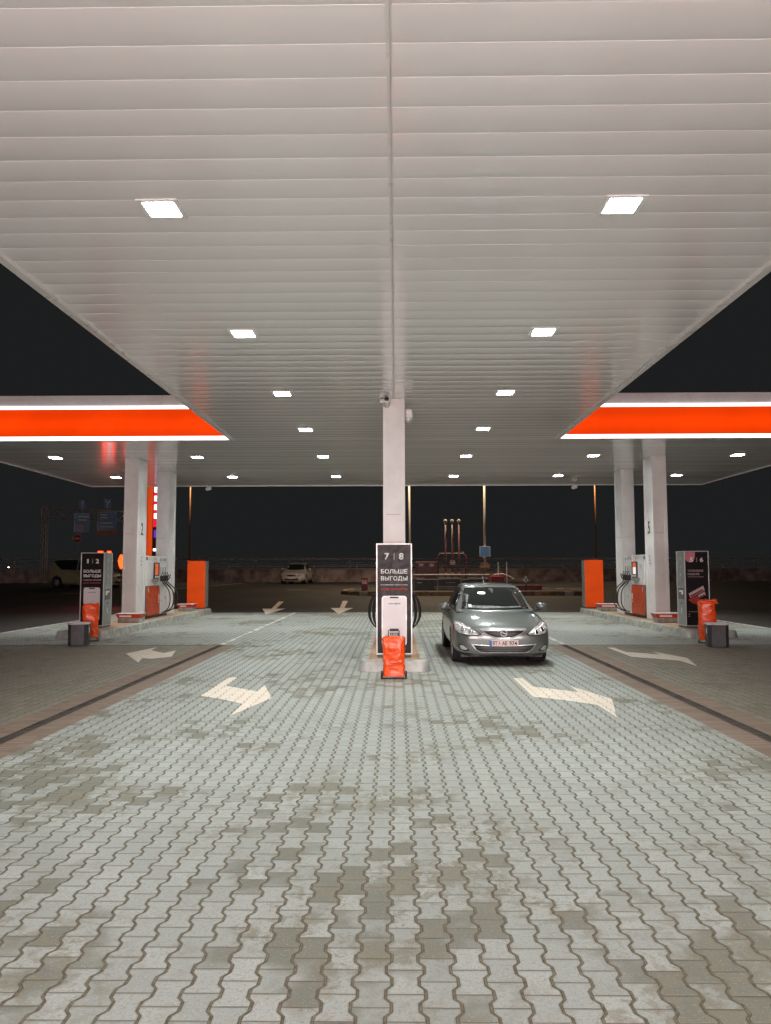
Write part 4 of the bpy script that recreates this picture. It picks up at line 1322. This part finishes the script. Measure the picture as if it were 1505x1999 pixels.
# gas compound on its kerbed platform
t = thing('kerbed_platform', 'raised kerbed platform with faded orange and white kerb blocks', 'platform', (0, 40, 0))
o = outline(7.0, 0, 6.5, 2.4, 8, .1)
zt_ = gz(41) + .17
sh = 4.1
m = MB(); m.prism([(x + sh, y) for x, y in o], 0, zt_ - .005); m.build('platform_top', M['asphalt'], t)
i = 0
oo = [(x + sh, y) for x, y in outline(7.06, -.06, 6.56, 2.42, 8, .1)]
oi = [(x + sh, y) for x, y in outline(6.88, .12, 6.38, 2.3, 8, .1)]
blocks = []
for k in range(len(oo)):
    a, b, c_, d_ = oo[k], oo[(k + 1) % len(oo)], oi[(k + 1) % len(oo)], oi[k]
    L = math.hypot(b[0] - a[0], b[1] - a[1])
    n = max(1, round(L / 1.0))
    for q in range(n):
        f0, f1 = q / n + .004, (q + 1) / n - .004
        l = lambda u, v, f: (u[0] + (v[0] - u[0]) * f, u[1] + (v[1] - u[1]) * f)
        blocks.append([l(a, b, f0), l(a, b, f1), l(d_, c_, f1), l(d_, c_, f0)])
pat = ['kerb_orange', 'kerb_white', 'kerb_orange', 'kerb_orange', 'kerb_dull']
M['kerb_dull'] = simple('bare brown kerb concrete', (.17, .105, .06), .8, 0, .25, 3)
for k, bl in enumerate(blocks):
    m = MB(); m.prism(bl, 0, zt_ + .012); m.build('kerb_block', M[pat[(k * 7 // 3) % 5]], t)
PZ = gz(41) + .165
t = None
for k, x in enumerate((2.83, 3.21, 3.59)):
    v = thing('vent_pipe', 'tall maroon vent pipe with pale cap, %s of three' % ('left', 'middle', 'right')[k], 'pipe', (x, 43.5, PZ), group='maroon vent pipes')
    m = MB(); m.tube([(0, 0, 0), (0, 0, 1.2), (0, 0, 3.75)], .055, 10, .042); m.build('pipe', M['maroon'], v, smooth=True)
    m = MB(); m.lathe([(.05, 3.72), (.10, 3.86), (.085, 3.96), (.02, 3.98)], 12); m.build('cap', M['kerb_white'], v, smooth=True)
    m = MB(); m.lathe([(.08, .9), (.08, .98)], 10); m.build('flange', M['bin_lid'], v)
v = thing('pipe_portal', 'maroon tubular portal frame round the vent pipes', 'frame', (3.2, 43.9, PZ))
m = MB(); m.tube([(-.78, 0, 0), (-.78, 0, 1.85), (-.66, 0, 2.05), (.62, 0, 2.05), (.80, 0, 1.95), (.80, 0, 0)], .04, 8); m.build('frame_tube', M['maroon'], v, smooth=True)
m = MB(); m.tube([(-.78, -.02, 1.0), (.80, -.02, 1.0)], .025, 8); m.build('cross_tube', M['maroon'], v)
m = MB(); m.lathe([(.06, 0), (.06, .08)], 10, Matrix.Translation((.62, -.1, 2.07))); m.build('valve', M['bin_lid'], v)
v = thing('notice_plate', 'small white notice plate on the middle vent pipe', 'sign', (3.21, 43.42, PZ + 1.42))
m = MB(); m.box(-.15, .15, 0, .012, 0, .26); m.build('plate_sheet', M['card_print'], v)
m = MB(); m.box(-.11, .11, -.003, 0, .16, .20); m.box(-.11, .11, -.003, 0, .07, .10); m.build('plate_text_bars', M['sign_red'], v)
v = thing('equipment_cabinet', 'maroon steel cabinet with two doors and white notices', 'cabinet', (1.75, 43.6, PZ + .55))
m = MB(); m.box(-.62, .62, 0, .6, 0, 1.05); m.build('cabinet_body', M['maroon'], v, bevel=.02)
for s in (-1, 1):
    m = MB(); a, b = sorted((s * .02, s * .58)); m.box(a, b, -.02, -.002, .05, 1.0); d = m.build('cabinet_door', M['maroon'], v, bevel=.008)
    m = MB(); m.box(s * .3 - .12, s * .3 + .12, -.026, -.021, .78, .92); m.build('notice', M['card_print'], d)
for s in (-1, 1):
    m = MB(); m.box(s * .5 - .05, s * .5 + .05, .1, .5, -.55, -.002); m.build('cabinet_leg', M['dark_box'], v)
v = thing('gas_tank', 'dark horizontal gas tank block with pale ribs', 'tank', (2.9, 43.2, PZ))
m = MB(); m.box(-2.0, 2.2, -.6, .25, 0, .62); m.build('tank_casing', M['dark_box'], v, bevel=.05)
m = MB()
for z in (.06, .18): m.box(-.75, 1.6, -.63, -.605, z, z + .05)
m.build('casing_rib', M['galv'], v)
m = MB()
for a, b in ((-2.1, -1.3), (-.55, .65), (1.1, 2.2)): m.box(a, b, -.62, -.55, .66, .70)
m.build('pale_bar', M['sign_white'], v)
m = MB(); m.box(-.15, .4, -.606, -.602, .42, .45); m.box(-1.7, -1.45, -.606, -.602, .40, .45); m.build('casing_label', M['letter_dim'], v)
v = thing('pipe_rail', 'long pale horizontal pipe in front of the vent pipes', 'railing', (3.0, 42.4, PZ))
m = MB(); m.tube([(-2.25, 0, .85), (-2.25, 0, 1.15), (-2.32, 0, 1.25), (-2.6, 0, 1.25)], .03, 8); m.tube([(-2.1, 0, .86), (2.15, 0, .86)], .035, 8); m.build('rail_pipe', M['bin_lid'], v)
for k in range(4):
    m = MB(); m.tube([(-2.0 + 1.3 * k, 0, 0), (-2.0 + 1.3 * k, 0, .84)], .03, 8); m.build('rail_post', M['galv'], v)
v = thing('pump_skid', 'red gas pump skid with two white risers and a long red tray', 'gas equipment', (5.75, 43.0, PZ))
m = MB(); m.box(-.45, .25, -.4, .4, .28, .78); m.build('pump_case', M['far_red'], v, bevel=.03)
m = MB(); m.box(-.3, 2.3, -.5, .3, 0, .28); m.build('tray', M['far_red'], v, bevel=.02)
m = MB(); m.box(.1, 2.0, -.53, -.505, .26, .31); m.build('tray_edge', M['bin_lid'], v)
for x in (-.02, .45):
    m = MB(); m.tube([(x, 0, .3), (x, 0, 1.55)], .035, 8); m.build('riser', M['sign_white'], v)
m = MB(); m.tube([(-.3, -.1, .85), (.2, -.1, .9), (.6, -.1, .75), (.8, -.1, .6)], .04, 8); m.build('elbow_pipe', M['bin_lid'], v)
v = thing('red_bollard_box', 'small red box standing on the kerbed platform left of the central pylon', 'box', (-1.65, 41.2, PZ - .01))
m = MB(); m.box(-.17, .17, -.12, .12, .03, .72); m.build('box_body', M['far_red'], v, bevel=.015)
m = MB(); m.box(-.13, .13, -.125, -.121, .40, .60); m.build('box_plate', M['orange_dark'], v)
m = MB(); m.box(-.2, .2, -.15, .15, 0, .03); m.build('box_foot', M['dark_box'], v)
v = thing('triangle_sign', 'small white triangular warning sign on a short dark post', 'sign', (6.95, 41.2, PZ))
m = MB(); m.tube([(0, 0.02, 0), (0, .02, .55)], .03, 8); m.build('sign_post', M['dark_box'], v)
RX = Matrix.Rotation(R(90), 4, 'X')
m = MB(); m.prism([(-.17, .50), (.17, .50), (0, .82)], 0, .012, RX); f = m.build('sign_face', M['sign_white'], v)
m = MB(); m.prism([(-.03, .55), (.03, .55), (.03, .68), (-.03, .68)], .012, .015, RX); m.build('sign_mark', M['sign_red'], f)
m = MB(); m.box(-.03, .03, -.01, .01, .42, .48); m.build('sign_clip', M['bin_lid'], v)

# gantry with road signs at left
t = thing('sign_gantry', 'steel truss gantry with lattice post at left', 'gantry', (-27.0, 58.5, .65))
m = MB()
for dx in (-.17, .17):
    for dy in (0, .34): m.tube([(dx, dy, 0), (dx, dy, 5.9)], .05, 6)
for k in range(10):
    z = k * .58
    m.tube([(-.17, 0, z), (.17, 0, z + .5)], .025, 5)
m.build('lattice_post', M['galv'], t)
m = MB()
B0, B1 = Vector((.2, 0, 5.75)), Vector((7.5, 6.5, 5.75))
for dz in (0, -.75): m.tube([B0 + Vector((0, 0, dz)), B1 + Vector((0, 0, dz))], .06, 6)
N = 14
for k in range(N):
    p, q = B0.lerp(B1, k / N), B0.lerp(B1, (k + 1) / N)
    a, b = (0, -.75) if k % 2 else (-.75, 0)
    m.tube([p + Vector((0, 0, a)), q + Vector((0, 0, b))], .035, 5)
m.build('truss_beam', M['galv'], t)
m = MB()
for dx in (-.17, .17): m.tube([(7.5 + dx, 6.5, 0), (7.5 + dx, 6.5, 5.9)], .06, 6)
m.build('lattice_post', M['galv'], t)
ang = math.atan2(6.5, 7.3)
def gsign(label, f, w_, z0, z1, orange, rows, arrow_kind):
    p = B0.lerp(B1, f) + Vector((-27.0, 58.5, .65))
    s = thing('direction_sign', label, 'sign', (p.x, p.y - .2, 0), ang * .55, 'blue signs hung on the gantry')
    m = MB(); m.box(-w_ / 2, w_ / 2, 0, .05, z0, z1); b = m.build('sign_board', M['sign_navy'], s)
    m = MB()
    for a, bb, c, d in ((-w_ / 2, -w_ / 2 + .05, z0, z1), (-w_ / 2 + .05, w_ / 2, z1 - .04, z1)): m.box(a, bb, -.006, -.001, c, d)
    m.build('sign_border', M['sign_white'], s)
    m = MB()
    for (x0, x1, z) in rows: m.box(-w_ / 2 + x0 * w_, -w_ / 2 + x1 * w_, -.006, -.001, z0 + z * (z1 - z0), z0 + z * (z1 - z0) + .10)
    m.build('sign_text_bars', M['sign_white'], s)
    if orange:
        m = MB(); m.box(-w_ / 2, w_ / 2, 0, .05, z0 - .36, z0 - .01); o2 = m.build('orange_plate', M['sign_orange'], s)
        m = MB(); m.box(-w_ * .4, w_ * .3, -.005, -.001, z0 - .24, z0 - .14); m.build('plate_text_bars', M['sign_brown'], o2)
    else:
        m = MB(); m.box(-w_ * .3, w_ * .1, -.006, -.001, z0 + .15, z0 + .55); o2 = m.build('pale_plate', M['card_print'], s)
        m = MB(); m.box(-w_ * .26, w_ * .06, -.010, -.007, z0 + .38, z0 + .46); m.box(-w_ * .26, w_ * .06, -.010, -.007, z0 + .22, z0 + .30); m.build('plate_text_bars', M['sign_red'], o2)
    m = MB(); m.box(-.26, .26, 0, .04, z1 + .32, z1 + 1.1); l_ = m.build('lane_board', M['sign_navy'], s)
    m = MB(); m.box(-.02, .02, .01, .05, z1, z1 + .32); m.build('lane_stem', M['galv'], s)
    zz = z1 + .70
    m = MB()
    RXl = Matrix.Rotation(R(90), 4, 'X')
    if arrow_kind == 0:
        m.box(-.03, .03, -.006, -.001, zz - .28, zz + .2); m.prism([(-.09, zz + .16), (.09, zz + .16), (0, zz + .32)], .001, .006, RXl)
    else:
        m.prism([(-.13, zz - .3), (-.06, zz - .3), (.12, zz + .14), (.06, zz + .16)], .001, .006, RXl)
        m.prism([(.0, zz + .13), (.18, zz + .06), (.15, zz + .32)], .001, .006, RXl)
        if arrow_kind == 1: m.prism([(-.16, zz + .25), (-.11, zz + .28), (.0, zz - .05), (-.04, zz - .08)], .001, .006, RXl)
    m.build('lane_arrow', M['sign_white'], l_)
gsign('left blue gantry sign with a pale plate and straight arrow above', .285, 1.15, 4.62, 6.1, False, [(.25, .95, .80), (.25, .8, .62)], 0)
gsign('middle blue gantry sign with orange strip and forked arrow above', .49, 1.5, 4.85, 6.3, True, [(.15, .45, .82), (.15, .5, .66), (.15, .75, .36), (.15, .8, .16)], 1)
gsign('right blue gantry sign with orange strip beside the white column', .70, 1.35, 4.75, 6.15, True, [(.1, .4, .82), (.1, .55, .64), (.1, .7, .36), (.1, .6, .14)], 2)
t = thing('no_entry_sign', 'round red no entry sign with white bar above the olive van', 'sign', (-24.0, 57.6, .65))
m = MB(); m.tube([(0, .05, 0), (0, .05, 3.7)], .03, 8); m.build('sign_post', M['galv'], t)
m = MB(); m.lathe([(.33, 0), (.33, .015)], 28, Matrix.Translation((0, 0, 3.38)) @ RX); d = m.build('sign_disc', M['sign_white'], t)
m = MB(); m.lathe([(.30, 0), (.30, .003)], 28, Matrix.Translation((0, -.016, 3.38)) @ RX); m.build('red_disc', M['sign_red'], d)
m = MB(); m.box(-.19, .19, -.026, -.0205, 3.32, 3.44); m.build('white_bar', M['sign_white'], d)

# price totem seen between the left columns
t = thing('price_totem', 'tall orange price totem with glowing red board between left columns', 'totem', (-12.75, 40, gz(40)))
m = MB(); m.box(-.30, 1.15, .02, .45, 0, 7.6); m.build('totem_core', M['dark_box'], t)
m = MB(); m.box(-.36, .03, -.02, .5, 0, 7.7); sl2 = m.build('orange_slab', M['orange_glow'], t)
m = MB(); m.box(-.235, -.205, -.03, -.021, 0, 7.7); m.build('bright_seam', M['kerb_white'], sl2)
m = MB(); m.box(.06, 1.12, .0, .018, 3.6, 7.3); bd = m.build('led_board', M['led_red'], t)
m = MB()
for k in range(7):
    z = 4.05 + .46 * k
    m.box(.12, .33, -.012, -.001, z, z + .05); m.box(.12, .17, -.012, -.001, z + .05, z + .24); m.box(.12, .33, -.012, -.001, z + .12, z + .17); m.box(.12, .33, -.012, -.001, z + .21, z + .26)
    m.box(.42, .60, -.012, -.001, z, z + .26); m.box(.70, .95, -.012, -.001, z, z + .26)
m.build('led_digits', M['led_white'], bd)
m = MB(); m.box(.12, .26, .0, .018, 3.05, 3.45); m.build('logo_light', M['led_purple'], t)
m = MB(); m.box(.10, .26, .0, .018, 2.35, 2.47); m.build('white_light', M['led_white'], t)

# glowing lanterns behind the left pylon; their streaks show in the ceiling
t = thing('price_board', 'low price board with glowing orange edges standing behind the 1 and 2 pylon', 'sign', (-12.85, 34.0, gz(34)))
m = MB(); m.box(-.36, .22, .03, .12, .25, 2.30); m.build('board_case', M['dark_box'], t)
for x0, x1 in ((-.36, -.14), (.05, .22)):
    m = MB(); m.box(x0, x1, 0, .028, .30, 2.41); m.build('orange_edge', M['lantern'], t)
m = MB()
for k in range(14): m.box(-.11, .02, .005, .028, .4 + .135 * k, .4 + .135 * k + .075)
m.build('digit_column', M['led_white'], t)
for x0 in (-.3, .12):
    m = MB(); m.box(x0, x0 + .06, .04, .10, 0, .249); m.build('foot', M['galv'], t)
t = thing('post_lantern', 'glowing orange lantern at the left edge of the column marked 2', 'lantern', (-12.16, 34.0, gz(34)))
m = MB(); m.tube([(0, 0, 0), (0, 0, 1.62)], .03, 8); m.build('post', M['dark_box'], t)
m = MB(); m.lathe([(.02, 1.60), (.09, 1.75), (.14, 1.98), (.07, 2.2), (.015, 2.26)], 16); m.build('globe', M['lantern'], t, smooth=True)

t = thing('distant_lights', 'two tiny white lights far off at the left above the wall', 'lights', (-44.2, 88, 1.6))
m = MB(); m.box(-.7, .7, .05, .3, 0, .25); m.build('housing', M['dark_box'], t)
for x, r in ((-.35, .07), (.25, .05)):
    m = MB(); m.lathe([(r, 0), (r * .9, .04)], 12, Matrix.Translation((x, .04, .38)) @ Matrix.Rotation(R(90), 4, 'X')); m.build('lamp', M['far_white'], t)
    m = MB(); m.box(x - .03, x + .03, .05, .1, .251, .4); m.build('lamp_stem', M['dark_box'], t)

# ------------------------------------------------------------------ unseen shop behind the camera, windows kept low to brighten the near ceiling
t = thing('shop_building', 'unseen station shop, low windows shaped to light the ceiling, red sign', 'building', (0, -7.2, 0))
m = MB()
m.box(-9, 9, -6, -.25, 0, .04)
for a, b in ((-9, -6.6), (-4.2, -3.8), (-1.4, -1.1), (1.1, 1.4), (3.8, 4.2), (6.6, 9)): m.box(a, b, -.25, 0, 0, 2.55)
m.box(-9, 9, -.25, 0, 2.552, 4.9)
m.box(-9, -8.75, -6, -.252, .042, 4.9); m.box(8.75, 9, -6, -.252, .042, 4.9); m.box(-8.748, 8.748, -6, -5.75, .042, 4.9); m.box(-9, 9, -6, 0, 4.902, 5.1)
m.build('wall', M['column_white'], t)
for a, b in ((-6.6, -4.2), (-3.8, -1.4), (1.4, 3.8), (4.2, 6.6)):
    m = MB()
    for q in ((a, b, .0, .06), (a, b, 2.45, 2.55)): m.box(q[0], q[1], -.2, -.05, q[2], q[3])
    for x in (a, (a + b) / 2 - .03, b - .06): m.box(x, x + .06, -.2, -.05, .061, 2.449)
    w = m.build('window', M['groove'], t)
    m = MB(); m.box(a + .061, (a + b) / 2 - .031, -.14, -.12, .062, 2.448); m.box((a + b) / 2 + .031, b - .061, -.14, -.12, .062, 2.448); m.build('window_pane', M['shop_window'], w)
m = MB(); m.box(-1.1, 1.1, -.2, -.08, 2.4, 2.55)
for x in (-1.1, -.03, 1.04): m.box(x, x + .06, -.2, -.08, 0, 2.399)
d = m.build('door', M['groove'], t)
m = MB(); m.box(-1.038, -.032, -.15, -.13, .05, 2.397); m.box(.032, 1.038, -.15, -.13, .05, 2.397); m.build('door_pane', M['shop_window'], d)
m = MB(); m.box(-6.5, 6.5, .005, .12, 2.75, 3.35); m.build('sign_band', M['shop_red'], t)

# ------------------------------------------------------------------ night sky
wd = bpy.data.worlds.new('World'); SC.world = wd; wd.use_nodes = True
bg = wd.node_tree.nodes['Background']
bg.inputs[0].default_value = (.92, .96, 1.0, 1); bg.inputs[1].default_value = .0105

# ------------------------------------------------------------------ camera
cd = bpy.data.cameras.new('camera')
cam = link(bpy.data.objects.new('camera', cd))
cd.sensor_fit = 'HORIZONTAL'; cd.sensor_width = 36; cd.lens = 36 * 1500 / 1505
cd.clip_start = .05; cd.clip_end = 1500
cam.location = (.035, 0, 1.70)
cam.rotation_mode = 'XYZ'
cam.rotation_euler = (R(90 + 4.23), R(0.12), R(.79))
SC.camera = cam
vs = SC.view_settings
vs.view_transform = 'Standard'; vs.look = 'None'; vs.exposure = .32; vs.gamma = 1
SC.render.engine = 'CYCLES'
cy = SC.cycles
cy.max_bounces = 6; cy.diffuse_bounces = 4; cy.glossy_bounces = 4
cy.sample_clamp_indirect = 6
cy.use_denoising = True; cy.denoising_prefilter = 'ACCURATE'
cy.caustics_reflective = False; cy.caustics_refractive = False
